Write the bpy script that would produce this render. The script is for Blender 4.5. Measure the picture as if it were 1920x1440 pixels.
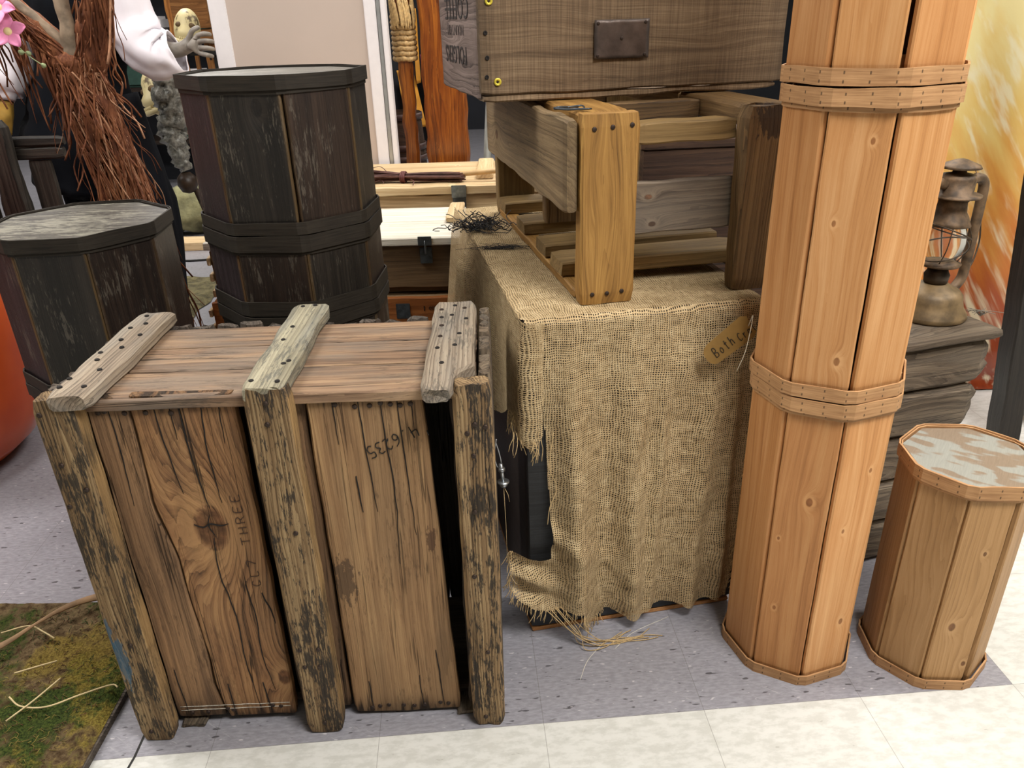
import bpy, bmesh, math, random
from mathutils import Vector, Matrix, noise
for o in list(bpy.data.objects): bpy.data.objects.remove(o)
S = bpy.context.scene
COL = S.collection
R = math.radians
rnd = random.Random(7)

# ------------------------------------------------------------------ camera
PITCH, ROLL, FPX = 25.65, -1.64, 1430.0
cam_d = bpy.data.cameras.new('camera'); cam = bpy.data.objects.new('camera', cam_d); COL.objects.link(cam)
cp, sp, cr, sr = math.cos(R(PITCH)), math.sin(R(PITCH)), math.cos(R(ROLL)), math.sin(R(ROLL))
fw = Vector((0, cp, -sp)); up0 = Vector((0, sp, cp)); rt0 = Vector((1, 0, 0))
rt = rt0*cr + up0*sr; up = -rt0*sr + up0*cr
cam.matrix_world = Matrix(((rt.x, up.x, -fw.x, 0), (rt.y, up.y, -fw.y, 0), (rt.z, up.z, -fw.z, 1.2), (0, 0, 0, 1)))
cam_d.sensor_fit = 'HORIZONTAL'; cam_d.sensor_width = 36.0; cam_d.lens = 36.0*FPX/1920
cam_d.clip_start = 0.02; cam_d.clip_end = 60
S.camera = cam

# ------------------------------------------------------------------ world, light, exposure
W = bpy.data.worlds.new('world'); S.world = W; W.use_nodes = True
W.node_tree.nodes['Background'].inputs[0].default_value = (1.0, 0.98, 0.96, 1)
W.node_tree.nodes['Background'].inputs[1].default_value = 0.07
S.view_settings.view_transform = 'Standard'; S.view_settings.look = 'None'
S.view_settings.gamma = 1.0; S.view_settings.use_curve_mapping = False
S.view_settings.exposure = 0.1
TROFFERS = [(-1.7, 1.6, 46), (1.0, 0.05, 86), (0.6, 2.9, 50), (-1.8, 4.4, 40), (2.9, 1.2, 50), (1.2, 5.6, 40), (-3.6, 1.8, 36), (-3.2, 7.0, 50)]
for x, y, e in TROFFERS:
    l = bpy.data.lights.new('troffer_lamp', 'AREA'); l.shape = 'RECTANGLE'; l.size = 1.2; l.size_y = 0.6
    l.energy = e; l.color = (1.0, 0.98, 0.95)
    lo = bpy.data.objects.new('troffer_lamp', l); lo.location = (x, y, 2.86); COL.objects.link(lo)

# ------------------------------------------------------------------ object helpers
def tag(o, label=None, cat=None, group=None, kind=None):
    if label: o['label'] = label
    if cat: o['category'] = cat
    if group: o['group'] = group
    if kind: o['kind'] = kind
    return o
def thing(name, label, cat, loc=(0, 0, 0), rz=0.0, group=None, rot=None):
    o = bpy.data.objects.new(name, None); COL.objects.link(o)
    o.empty_display_size = 0.05
    o.location = loc; o.rotation_euler = rot if rot else (0, 0, rz)
    return tag(o, label, cat, group)
def mesh(name, verts, faces, mat, parent=None, smooth=False, uvs=None):
    me = bpy.data.meshes.new(name); me.from_pydata([tuple(v) for v in verts], [], faces)
    if mat: me.materials.append(mat)
    if smooth: me.polygons.foreach_set('use_smooth', [True]*len(me.polygons))
    if uvs:
        lay = me.uv_layers.new(name='UVMap')
        for lp in me.loops: lay.data[lp.index].uv = uvs[lp.vertex_index]
    me.update()
    o = bpy.data.objects.new(name, me); COL.objects.link(o)
    if parent: o.parent = parent
    return o
def recalc(o):
    bm = bmesh.new(); bm.from_mesh(o.data); bmesh.ops.recalc_face_normals(bm, faces=bm.faces); bm.to_mesh(o.data); bm.free(); return o
def nz(x, y=0.0, z=0.0): return noise.noise(Vector((x, y, z)))

def board_geo(L, Wd, T, b=0.003, wob=0.0015, seed=0.0, el=None, er=None, chip=0.002, bow=0.0, M=5, fd=0.0):
    """plank along local X, width Y, thickness Z, centred; el/er(x) override the two long edges"""
    n = max(3, int(L/0.02)); vs, fs = [], []
    t = T/2; K = 2*M+4
    for i in range(n+1):
        x = -L/2 + L*i/n
        y0 = (el(x) if el else -Wd/2) + wob*nz(x*14, seed, 1.3)*1.6
        y1 = (er(x) if er else Wd/2) + wob*nz(x*14, seed, 7.7)*1.6
        e = min(1.0, min(i, n-i)*0.02/max(b, 1e-4)*0.6+0.0)
        end = (i in (0, n)); sh = b*0.7 if end else 0
        tz = t - (b*0.5 if end else 0); zo = bow*(1-(2*x/L)**2)
        pts = []
        for k in range(M):
            s = k/(M-1); y = (y0+b+sh)*(1-s)+(y1-b-sh)*s
            pts.append((y, tz + fd*nz(x*18, y*60, seed)))
        pts.append((y1-sh, tz-b)); pts.append((y1-sh, -tz+b))
        for k in range(M):
            s = 1-k/(M-1); y = (y0+b+sh)*(1-s)+(y1-b-sh)*s
            pts.append((y, -tz))
        pts.append((y0+sh, -tz+b)); pts.append((y0+sh, tz-b))
        for y, z in pts:
            xx = x
            if end: xx += (chip*nz(y*70, z*30, seed+x*3)*1.5)
            vs.append((xx, y, z+zo))
    for i in range(n):
        for k in range(K):
            a = i*K+k; c = i*K+(k+1) % K
            fs.append((a, a+K, c+K, c))
    fs.append(tuple(range(K-1, -1, -1)) if False else tuple(range(K)))
    fs.append(tuple(reversed(range(n*K, n*K+K))))
    return vs, fs
def place(o, loc, ex, ey, ez):
    """local frame of a part expressed in its parent's space"""
    ex, ey, ez = Vector(ex).normalized(), Vector(ey).normalized(), Vector(ez).normalized()
    m = Matrix(((ex.x, ey.x, ez.x, loc[0]), (ex.y, ey.y, ez.y, loc[1]), (ex.z, ey.z, ez.z, loc[2]), (0, 0, 0, 1)))
    o.matrix_basis = m; return o
AX = {'x': ((1, 0, 0)), 'y': ((0, 1, 0)), 'z': ((0, 0, 1)), '-x': ((-1, 0, 0)), '-y': ((0, -1, 0)), '-z': ((0, 0, -1))}
def board(name, mat, parent, lo, hi, along, face, **kw):
    """plank filling the box lo..hi of the parent's space, grain 'along' an axis, broad face towards 'face'"""
    kw.setdefault('seed', rnd.random()*50)
    d = [abs(hi[i]-lo[i]) for i in range(3)]; c = [(hi[i]+lo[i])/2 for i in range(3)]
    ia = 'xyz'.index(along[-1]); it = 'xyz'.index(face[-1]); iw = 3-ia-it
    ex = Vector(AX[along]); ez = Vector(AX[face]); ey = ez.cross(ex)
    vs, fs = board_geo(d[ia], d[iw], d[it], **kw)
    o = mesh(name, vs, fs, mat, parent); return place(o, c, ex, ey, ez)
def box_geo(lo, hi, b=0.0):
    x0, y0, z0 = lo; x1, y1, z1 = hi
    bm = bmesh.new(); bmesh.ops.create_cube(bm, size=1)
    for v in bm.verts: v.co = Vector(((x0+x1)/2+v.co.x*(x1-x0), (y0+y1)/2+v.co.y*(y1-y0), (z0+z1)/2+v.co.z*(z1-z0)))
    if b > 0: bmesh.ops.bevel(bm, geom=bm.edges[:], offset=b, segments=2, affect='EDGES')
    vs = [v.co.copy() for v in bm.verts]; fs = [[v.index for v in f.verts] for f in bm.faces]; bm.free(); return vs, fs
def box(name, mat, parent, lo, hi, b=0.002):
    vs, fs = box_geo(lo, hi, b); return mesh(name, vs, fs, mat, parent)
def lathe(name, prof, mat, parent=None, loc=(0, 0, 0), n=32, cap=True, lump=0.0, sx=1, sy=1):
    vs, fs = [], []
    for i, (r, z) in enumerate(prof):
        for k in range(n):
            a = 2*math.pi*k/n; rr = r*(1+lump*nz(math.cos(a)*2, math.sin(a)*2, z*9+i*.1))
            vs.append((loc[0]+rr*math.cos(a)*sx, loc[1]+rr*math.sin(a)*sy, loc[2]+z))
    for i in range(len(prof)-1):
        for k in range(n):
            a = i*n+k; b = i*n+(k+1) % n; fs.append((a, b, b+n, a+n))
    if cap:
        fs.append(tuple(reversed(range(n)))); fs.append(tuple(range((len(prof)-1)*n, len(prof)*n)))
    return mesh(name, vs, fs, mat, parent, smooth=True)
def frames(pts):
    T = []
    for i in range(len(pts)):
        a = pts[max(0, i-1)]; b = pts[min(len(pts)-1, i+1)]; d = (b-a); T.append(d.normalized() if d.length > 1e-9 else Vector((0, 0, 1)))
    u = T[0].orthogonal().normalized(); out = []
    for t in T:
        u = (u - t*u.dot(t)); u = u.normalized() if u.length > 1e-6 else t.orthogonal().normalized()
        out.append((t, u, t.cross(u)))
    return out
def tube_geo(pts, rads, n=6, flat=1.0, off=0, lump=0.0, seed=0.0, lf=8.0):
    pts = [Vector(p) for p in pts]; vs, fs = [], []
    if not hasattr(rads, '__len__'): rads = [rads]*len(pts)
    for p, r, (t, u, v) in zip(pts, rads, frames(pts)):
        for k in range(n):
            a = 2*math.pi*k/n; rr = r
            if lump: q = p + (u*math.cos(a)+v*math.sin(a))*r; rr = r*(1+lump*nz(q.x*lf+seed, q.y*lf, q.z*lf))
            vs.append(p + u*math.cos(a)*rr + v*math.sin(a)*rr*flat)
    for i in range(len(pts)-1):
        for k in range(n):
            a = off+i*n+k; b = off+i*n+(k+1) % n; fs.append((a, b, b+n, a+n))
    fs.append(tuple(off+k for k in reversed(range(n)))); fs.append(tuple(off+(len(pts)-1)*n+k for k in range(n)))
    return vs, fs
def tube(name, pts, rads, mat, parent=None, n=8, flat=1.0, **kw):
    vs, fs = tube_geo(pts, rads, n, flat, **kw); return mesh(name, vs, fs, mat, parent, smooth=True)
def many_tubes(name, lst, mat, parent=None, n=4, flat=1.0):
    V, F = [], []
    for pts, r in lst:
        vs, fs = tube_geo(pts, r, n, flat, off=len(V)); V += vs; F += fs
    return mesh(name, V, F, mat, parent, smooth=True)
def spline(P, n=8):
    P = [Vector(p) for p in P]; out = []
    Q = [P[0]*2-P[1]] + P + [P[-1]*2-P[-2]]
    for i in range(1, len(Q)-2):
        for k in range(n):
            t = k/n; a, b, c, d = Q[i-1], Q[i], Q[i+1], Q[i+2]
            out.append(0.5*((2*b)+(c-a)*t+(2*a-5*b+4*c-d)*t*t+(3*b-a-3*c+d)*t*t*t))
    out.append(P[-1]); return out
def smooth_vals(v, n=8):
    out = []
    for i in range(len(v)-1):
        for k in range(n): t = k/n; t = t*t*(3-2*t)*0.5+t*0.5; out.append(v[i]*(1-t)+v[i+1]*t)
    out.append(v[-1]); return out

# ------------------------------------------------------------------ materials
def lin(h):
    h = h.lstrip('#'); c = [int(h[i:i+2], 16)/255 for i in (0, 2, 4)]
    return tuple(x/12.92 if x <= 0.04045 else ((x+0.055)/1.055)**2.4 for x in c)+(1,)
class G:
    def __init__(s, name):
        s.m = bpy.data.materials.new(name); s.m.use_nodes = True; s.nt = s.m.node_tree; s.nt.nodes.clear()
        s.out = s.nt.nodes.new('ShaderNodeOutputMaterial'); s.b = s.nt.nodes.new('ShaderNodeBsdfPrincipled')
        s.nt.links.new(s.b.outputs[0], s.out.inputs[0])
    def put(s, inp, v):
        if v is None: return
        if hasattr(v, 'is_output'): s.nt.links.new(v, inp)
        else:
            if hasattr(inp.default_value, '__len__') and not hasattr(v, '__len__'): v = [v]*len(inp.default_value)
            if hasattr(v, '__len__') and len(v) == 4 and len(inp.default_value) == 3: v = v[:3]
            inp.default_value = v
    def n(s, t, o=0, **kw):
        nd = s.nt.nodes.new('ShaderNode'+t)
        for k, v in kw.items():
            if k.startswith('_'): setattr(nd, k[1:], v)
        for k, v in kw.items():
            if not k.startswith('_'):
                key = k.replace('__', ' '); inp = nd.inputs[int(key[1:])] if key[0] == 'i' and key[1:].isdigit() else nd.inputs[key]
                s.put(inp, v)
        return nd.outputs[o]
    def math(s, op, a, b=None, c=None, clamp=False):
        nd = s.nt.nodes.new('ShaderNodeMath'); nd.operation = op; nd.use_clamp = clamp
        s.put(nd.inputs[0], a); s.put(nd.inputs[1], b); s.put(nd.inputs[2], c); return nd.outputs[0]
    def vec(s, op, a, b=None):
        nd = s.nt.nodes.new('ShaderNodeVectorMath'); nd.operation = op
        s.put(nd.inputs[0], a); s.put(nd.inputs[1], b)
        return nd.outputs[1] if op in ('LENGTH', 'DOT_PRODUCT', 'DISTANCE') else nd.outputs[0]
    def noise(s, v, scale=1.0, detail=3, rough=0.55, o=0):
        return s.n('TexNoise', o, Vector=v, Scale=scale, Detail=detail, Roughness=rough)
    def ramp(s, f, stops, interp='LINEAR'):
        nd = s.nt.nodes.new('ShaderNodeValToRGB'); cr_ = nd.color_ramp; cr_.interpolation = interp
        while len(cr_.elements) < len(stops): cr_.elements.new(0.5)
        for e, (p, c) in zip(cr_.elements, stops):
            e.position = p; e.color = c if hasattr(c, '__len__') else (c, c, c, 1)
        s.put(nd.inputs[0], f); return nd.outputs[0]
    def mix(s, f, a, b, blend='MIX'):
        nd = s.nt.nodes.new('ShaderNodeMix'); nd.data_type = 'RGBA'; nd.blend_type = blend
        s.put(nd.inputs[0], f); s.put(nd.inputs[6], a); s.put(nd.inputs[7], b); return nd.outputs[2]
    def smooth(s, v, a, b):
        nd = s.nt.nodes.new('ShaderNodeMapRange'); nd.interpolation_type = 'SMOOTHSTEP'
        s.put(nd.inputs[0], v); nd.inputs[1].default_value = a; nd.inputs[2].default_value = b; return nd.outputs[0]
    def bump(s, h, strength=0.3, dist=0.002, normal=None):
        return s.n('Bump', Strength=strength, Distance=dist, Height=h, **({'Normal': normal} if normal else {}))
    def fin(s, color, rough=0.6, normal=None, metal=0.0, spec=None, **kw):
        s.put(s.b.inputs['Base Color'], color); s.put(s.b.inputs['Roughness'], rough); s.put(s.b.inputs['Metallic'], metal)
        if normal is not None: s.put(s.b.inputs['Normal'], normal)
        if spec is not None: s.put(s.b.inputs['Specular IOR Level'], spec)
        for k, v in kw.items(): s.put(s.b.inputs[k.replace('__', ' ')], v)
        return s.m
def plain(name, col, rough=0.5, metal=0.0, var=0.12, scale=30, bump=0.1, spec=None, bdist=0.001):
    g = G(name); c = lin(col); tc = g.n('TexCoord', 3)
    nn = g.noise(tc, scale, 5); f = g.smooth(nn, 0.3, 0.7)
    col_ = g.mix(f, tuple(x*(1-var) for x in c[:3])+(1,), tuple(min(1, x*(1+var)) for x in c[:3])+(1,))
    return g.fin(col_, rough, g.bump(nn, bump, bdist), metal, spec)
def wood(name, dark, mid, light, ring=110, knots=(), mottle=None, grey=None, enddark=0.0, rough=0.7, bump=0.35,
         contrast=1.0, saw=0.0, warp=0.012, stain=0.35, spec=0.25, streak=None, patch=None, dashes=0.0, edge=None, fibre=1.0, cracks=0.0, kcol=('#3a2214', '#7a5236')):
    """weathered timber: grain runs along object X; each object shifts the pattern"""
    g = G(name); tc = g.nt.nodes.new('ShaderNodeTexCoord'); P = tc.outputs['Object']; Gn = tc.outputs['Generated']
    ri = g.n('ObjectInfo', 5)
    off = g.n('CombineXYZ', X=g.math('MULTIPLY', ri, 17.3), Y=g.math('MULTIPLY', ri, 5.1), Z=g.math('MULTIPLY', ri, 9.7))
    Q = g.vec('ADD', P, off)
    sx = g.nt.nodes.new('ShaderNodeSeparateXYZ'); g.put(sx.inputs[0], P); px, py, pz = sx.outputs
    # low frequency wander of the growth rings
    w1 = g.noise(g.vec('MULTIPLY', Q, (1.6, 9.0, 9.0)), 1.0, 2)
    F = g.math('ADD', g.math('ADD', py, g.math('MULTIPLY', pz, 0.8)), g.math('MULTIPLY', g.math('SUBTRACT', w1, 0.5), warp*4))
    kmask = None; rim = None
    for (kx, ky, kr) in knots:
        d = g.vec('LENGTH', g.vec('MULTIPLY', g.vec('SUBTRACT', P, (kx, ky, 0)), (0.62, 1.0, 0.0)))
        hill = g.math('POWER', 2.718, g.math('MULTIPLY', g.math('POWER', g.math('DIVIDE', d, kr*2.0), 2.0), -1.0))
        F = g.math('ADD', F, g.math('MULTIPLY', hill, kr*2.6))
        kk = g.math('SUBTRACT', 1.0, g.smooth(d, kr*0.62, kr*0.82)); kmask = kk if kmask is None else g.math('MAXIMUM', kmask, kk)
        rr_ = g.math('MULTIPLY', g.smooth(d, kr*0.80, kr*0.9), g.math('SUBTRACT', 1.0, g.smooth(d, kr*1.0, kr*2.1))); rim = rr_ if rim is None else g.math('MAXIMUM', rim, rr_)
    irr = g.noise(g.vec('MULTIPLY', Q, (1.2, 22, 22)), 1.0, 2)
    wig = g.noise(g.vec('MULTIPLY', Q, (22, 160, 160)), 1.0, 3)
    ph = g.math('ADD', g.math('ADD', g.math('MULTIPLY', F, ring), g.math('MULTIPLY', irr, 4.5)), g.math('MULTIPLY', wig, 0.55))
    rings = g.math('POWER', g.math('FRACT', g.math('ADD', ph, 200.0)), 2.6)
    amp = g.math('MULTIPLY_ADD', g.noise(g.vec('MULTIPLY', Q, (3, 16, 16)), 1.0, 2), 1.6, -0.2, clamp=True)
    Fv = g.n('CombineXYZ', X=g.math('MULTIPLY', px, 5.0), Y=g.math('MULTIPLY', F, 420.0), Z=g.math('MULTIPLY', g.math('ADD', pz, ri), 120.0))
    fib = g.noise(Fv, 1.0, 5, 0.7)
    Fv2 = g.n('CombineXYZ', X=g.math('MULTIPLY', px, 2.2), Y=g.math('MULTIPLY', F, 62.0), Z=g.math('MULTIPLY', g.math('ADD', pz, ri), 40.0))
    fib2 = g.noise(Fv2, 1.0, 4, 0.6)
    big = g.noise(g.vec('MULTIPLY', Q, (2.6, 11, 11)), 1.0, 5, 0.6)
    v = g.math('SUBTRACT', 0.58, g.math('MULTIPLY', g.math('MULTIPLY', rings, amp), 0.42*contrast))
    v = g.math('ADD', v, g.math('MULTIPLY', g.math('SUBTRACT', fib, 0.5), 0.62*fibre))
    v = g.math('ADD', v, g.math('MULTIPLY', g.math('SUBTRACT', fib2, 0.5), 0.75))
    v = g.math('ADD', v, g.math('MULTIPLY', g.math('SUBTRACT', big, 0.5), 1.1*stain))
    col = g.ramp(v, [(0.16, lin(dark)), (0.5, lin(mid)), (0.86, lin(light))])
    tint = g.math('MULTIPLY_ADD', ri, 0.26, 0.86); col = g.mix(1.0, col, g.n('CombineXYZ', X=tint, Y=tint, Z=tint), 'MULTIPLY')
    if grey:
        gm = g.smooth(g.noise(g.vec('MULTIPLY', Q, (3, 14, 14)), 1.3, 5), 0.42, 0.62)
        col = g.mix(g.math('MULTIPLY', gm, grey[0]), col, g.mix(0.55, col, lin(grey[1])))
    if saw > 0:
        sv = g.noise(g.vec('MULTIPLY', Q, (330, 6, 6)), 1.0, 3); s2 = g.smooth(sv, 0.35, 0.65)
        col = g.mix(g.math('MULTIPLY', s2, saw), col, g.mix(1.0, col, (0.45, 0.42, 0.4, 1), 'MULTIPLY'))
    if streak:   # nail rust bleeding along the grain near both ends
        gx = g.nt.nodes.new('ShaderNodeSeparateXYZ'); g.put(gx.inputs[0], Gn)
        e = g.math('ABSOLUTE', g.math('SUBTRACT', gx.outputs[0], 0.5))
        sn = g.noise(g.vec('MULTIPLY', Q, (0.8, 75, 1)), 1.0, 2)
        lim = g.math('ADD', g.math('MULTIPLY', g.math('SUBTRACT', 0.5, e), 2.6/streak[1]), 0.46)
        sm = g.smooth(g.math('SUBTRACT', sn, lim), -0.04, 0.12)
        col = g.mix(g.math('MULTIPLY', sm, streak[0]), col, lin('#1d1712'))
    if enddark > 0:
        gx2 = g.nt.nodes.new('ShaderNodeSeparateXYZ'); g.put(gx2.inputs[0], Gn)
        e2 = g.math('ABSOLUTE', g.math('SUBTRACT', gx2.outputs[0], 0.5))
        e3 = g.math('MULTIPLY', g.smooth(g.math('ADD', e2, g.math('MULTIPLY', big, 0.12)), 0.47, 0.58), enddark)
        col = g.mix(e3, col, lin('#2a2119'))
    if cracks > 0:
        ck = g.noise(g.vec('MULTIPLY', Q, (1.2, 52, 52)), 1.0, 2)
        cm = g.math('SUBTRACT', 1.0, g.smooth(g.math('ABSOLUTE', g.math('SUBTRACT', ck, 0.5)), 0.004, 0.016))
        cg = g.smooth(g.noise(g.vec('MULTIPLY', Q, (2.5, 20, 20)), 1.0, 2), 0.44, 0.54)
        cm = g.math('MULTIPLY', g.math('MULTIPLY', cm, cg), cracks); col = g.mix(cm, col, lin('#140d08'))
    else: cm = None
    if mottle:   # (amount, colour, threshold)
        m1 = g.noise(g.vec('MULTIPLY', Q, (48, 300, 300)), 1.0, 6, 0.7); m3 = g.noise(g.vec('MULTIPLY', Q, (14, 60, 60)), 1.0, 4, 0.6)
        m2 = g.noise(g.vec('MULTIPLY', Q, (5, 9, 9)), 1.0, 2)
        mm = g.smooth(g.math('ADD', g.math('ADD', g.math('MULTIPLY', m1, 0.55), g.math('MULTIPLY', m3, 0.40)), g.math('MULTIPLY', m2, 0.35)), mottle[2], mottle[2]+0.06)
        col = g.mix(g.math('MULTIPLY', mm, mottle[0]), col, lin(mottle[1]))
    if patch:    # (x, y, rx, ry, colour): worn paint of its own
        for (qx, qy, rx, ry, pc) in patch:
            d = g.vec('LENGTH', g.vec('MULTIPLY', g.vec('SUBTRACT', P, (qx, qy, 0)), (1/rx, 1/ry, 0)))
            pn = g.noise(g.vec('MULTIPLY', Q, (40, 120, 60)), 1.0, 6, 0.7)
            pm = g.math('SUBTRACT', 1.0, g.smooth(g.math('ADD', d, g.math('MULTIPLY', g.math('SUBTRACT', pn, 0.5), 3.0)), 0.75, 0.95))
            col = g.mix(g.math('MULTIPLY', pm, 0.75), col, lin(pc))
    if kmask is not None:
        kn = g.noise(g.vec('MULTIPLY', P, (60, 60, 60)), 1.0, 3)
        col = g.mix(g.math('MULTIPLY', rim, 0.45), col, lin(light))
        col = g.mix(g.math('MULTIPLY', kmask, 0.72), col, g.ramp(kn, [(0.35, lin(kcol[0])), (0.65, lin(kcol[1]))]))
    if edge:     # rubbed bright arrises on the long edges
        gy_ = g.nt.nodes.new('ShaderNodeSeparateXYZ'); g.put(gy_.inputs[0], Gn)
        ee = g.math('ABSOLUTE', g.math('SUBTRACT', gy_.outputs[1], 0.5))
        em = g.math('MULTIPLY', g.smooth(g.math('ADD', ee, g.math('MULTIPLY', g.math('SUBTRACT', fib, 0.5), 0.1)), 0.455, 0.5), edge[0])
        col = g.mix(em, col, lin(edge[1]))
    h = g.math('ADD', g.math('MULTIPLY', fib, 0.8), g.math('SUBTRACT', g.math('MULTIPLY', fib2, 0.7), g.math('MULTIPLY', rings, 0.35)))
    if cm is not None: h = g.math('SUBTRACT', h, g.math('MULTIPLY', cm, 1.5))
    return g.fin(col, rough, g.bump(h, bump, 0.0025), spec=spec)

NAIL = plain('rusted_nail_iron', '#3b2f28', 0.55, 0.6, 0.4, 300, 0.4)
DARKHOLE = plain('dark_nail_hole', '#17110d', 0.9, 0, 0.1)
STEEL = plain('zinc_steel', '#a9adb0', 0.32, 0.9, 0.12, 60, 0.1)
BLACK = plain('black_ink', '#15130f', 0.7, 0, 0.05)

# ------------------------------------------------------------------ setting: floor, walls, ceiling
def floor_mat():
    g = G('vinyl_tile'); P = g.n('TexCoord', 3)
    Q = g.n('VectorRotate', Vector=g.vec('SUBTRACT', P, (0.962, 1.078, 0)), Angle=R(-3.7))
    s = g.nt.nodes.new('ShaderNodeSeparateXYZ'); g.put(s.inputs[0], Q); u, v = s.outputs[0], s.outputs[1]
    T = 0.3075
    grey = g.math('MULTIPLY', g.math('LESS_THAN', u, 0.0), g.math('GREATER_THAN', v, 0.0))
    fu = g.math('ABSOLUTE', g.math('SUBTRACT', g.math('FRACT', g.math('ADD', g.math('DIVIDE', u, T), 50.5)), 0.5))
    fv = g.math('ABSOLUTE', g.math('SUBTRACT', g.math('FRACT', g.math('ADD', g.math('DIVIDE', v, T), 50.5)), 0.5))
    seam = g.math('SUBTRACT', 1.0, g.smooth(g.math('MINIMUM', fu, fv), 0.0005, 0.003))
    cell = g.n('CombineXYZ', X=g.math('FLOOR', g.math('DIVIDE', u, T)), Y=g.math('FLOOR', g.math('DIVIDE', v, T)))
    tr = g.n('TexWhiteNoise', 0, Vector=cell)
    par = g.math('GREATER_THAN', tr, 0.5)
    # flecks lie along one direction per tile
    big = g.noise(Q, 5, 4); fine = g.noise(g.vec('MULTIPLY', Q, (60, 190, 1)), 1.0, 4, 0.6)
    fl = g.noise(g.vec('MULTIPLY', Q, (34, 110, 1)), 1.0, 2, 0.4)
    dark = g.smooth(fl, 0.665, 0.72); lightf = g.smooth(g.noise(g.vec('MULTIPLY', Q, (50, 140, 3)), 1.0, 2, 0.4), 0.70, 0.74)
    gc = g.mix(g.smooth(fine, 0.3, 0.7), lin('#858389'), lin('#9c9aa0'))
    gc = g.mix(g.math('MULTIPLY', g.math('SUBTRACT', big, 0.4), 0.6, clamp=True), gc, lin('#757479'))
    gc = g.mix(g.math('MULTIPLY', dark, 0.85), gc, lin('#3d3a3e')); gc = g.mix(g.math('MULTIPLY', lightf, 0.7), gc, lin('#cfc9cb'))
    wv = g.noise(g.vec('MULTIPLY', Q, (28, 60, 1)), 1.0, 5, 0.65)
    wc = g.mix(g.smooth(wv, 0.40, 0.62), lin('#d2d1cb'), lin('#c3c2bb'))
    wc = g.mix(g.math('MULTIPLY', g.smooth(wv, 0.66, 0.72), 0.5), wc, lin('#8e8b80'))
    wc = g.mix(g.math('MULTIPLY', g.smooth(g.noise(Q, 2.3, 5), 0.55, 0.75), 0.25), wc, lin('#a8a294'))
    c = g.mix(grey, wc, gc)
    c = g.mix(g.math('MULTIPLY', seam, 0.55), c, lin('#5b5852'))
    # thin pale scratches
    sc = g.noise(g.vec('MULTIPLY', g.n('VectorRotate', Vector=Q, Angle=R(35)), (3, 60, 1)), 1.0, 2)
    sm = g.math('SUBTRACT', 1.0, g.smooth(g.math('ABSOLUTE', g.math('SUBTRACT', sc, 0.62)), 0.0, 0.004))
    c = g.mix(g.math('MULTIPLY', sm, 0.25), c, lin('#dcd8d4'))
    rg = g.math('MULTIPLY_ADD', g.noise(Q, 9, 4), 0.25, 0.2)
    return g.fin(c, rg, g.bump(g.math('SUBTRACT', fine, seam), 0.05, 0.001), spec=0.45)
def struct(name, lo, hi, mat):
    o = box(name, mat, None, lo, hi, 0); o['kind'] = 'structure'; return o
WALL = plain('painted_wall', '#7d7973', 0.8, 0, 0.03, 4, 0.02)
WALLD = plain('dark_wall_paint', '#1b1d24', 0.85, 0, 0.2, 2, 0.02)
struct('floor', (-6, -3.5, -0.1), (6, 9.6, 0), floor_mat())
struct('ceiling', (-6, -3.5, 3.0), (6, 9.6, 3.1), plain('ceiling_tile', '#e6e3dc', 0.9, 0, 0.03, 40, 0.1))
struct('wall_left', (-6.1, -3.5, 0), (-6, 9.6, 3.0), WALL)
struct('wall_right', (6, -3.5, 0), (6.1, 9.6, 3.0), WALL)
struct('wall_back', (-6, 9.6, 0), (6, 9.7, 3.0), WALLD)
struct('wall_front', (-6, -3.6, 0), (6, -3.5, 3.0), WALL)
LAMPW = plain('lamp_housing', '#eeeeea', 0.5)
gl = G('lamp_tube_glow'); gl.put(gl.b.inputs['Emission Color'], (1, 0.97, 0.92, 1)); gl.put(gl.b.inputs['Emission Strength'], 3.0); GLOW = gl.m
for i, (x, y, e) in enumerate(TROFFERS):
    t = thing('ceiling_light', 'white recessed fluorescent ceiling panel light', 'ceiling light', (x, y, 3.0), group='ceiling panel lights')
    box('frame', LAMPW, t, (-0.65, -0.35, -0.04), (0.65, 0.35, 0.0), 0.004)
    box('diffuser', GLOW, t, (-0.6, -0.3, -0.05), (0.6, 0.3, -0.041), 0)

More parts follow.
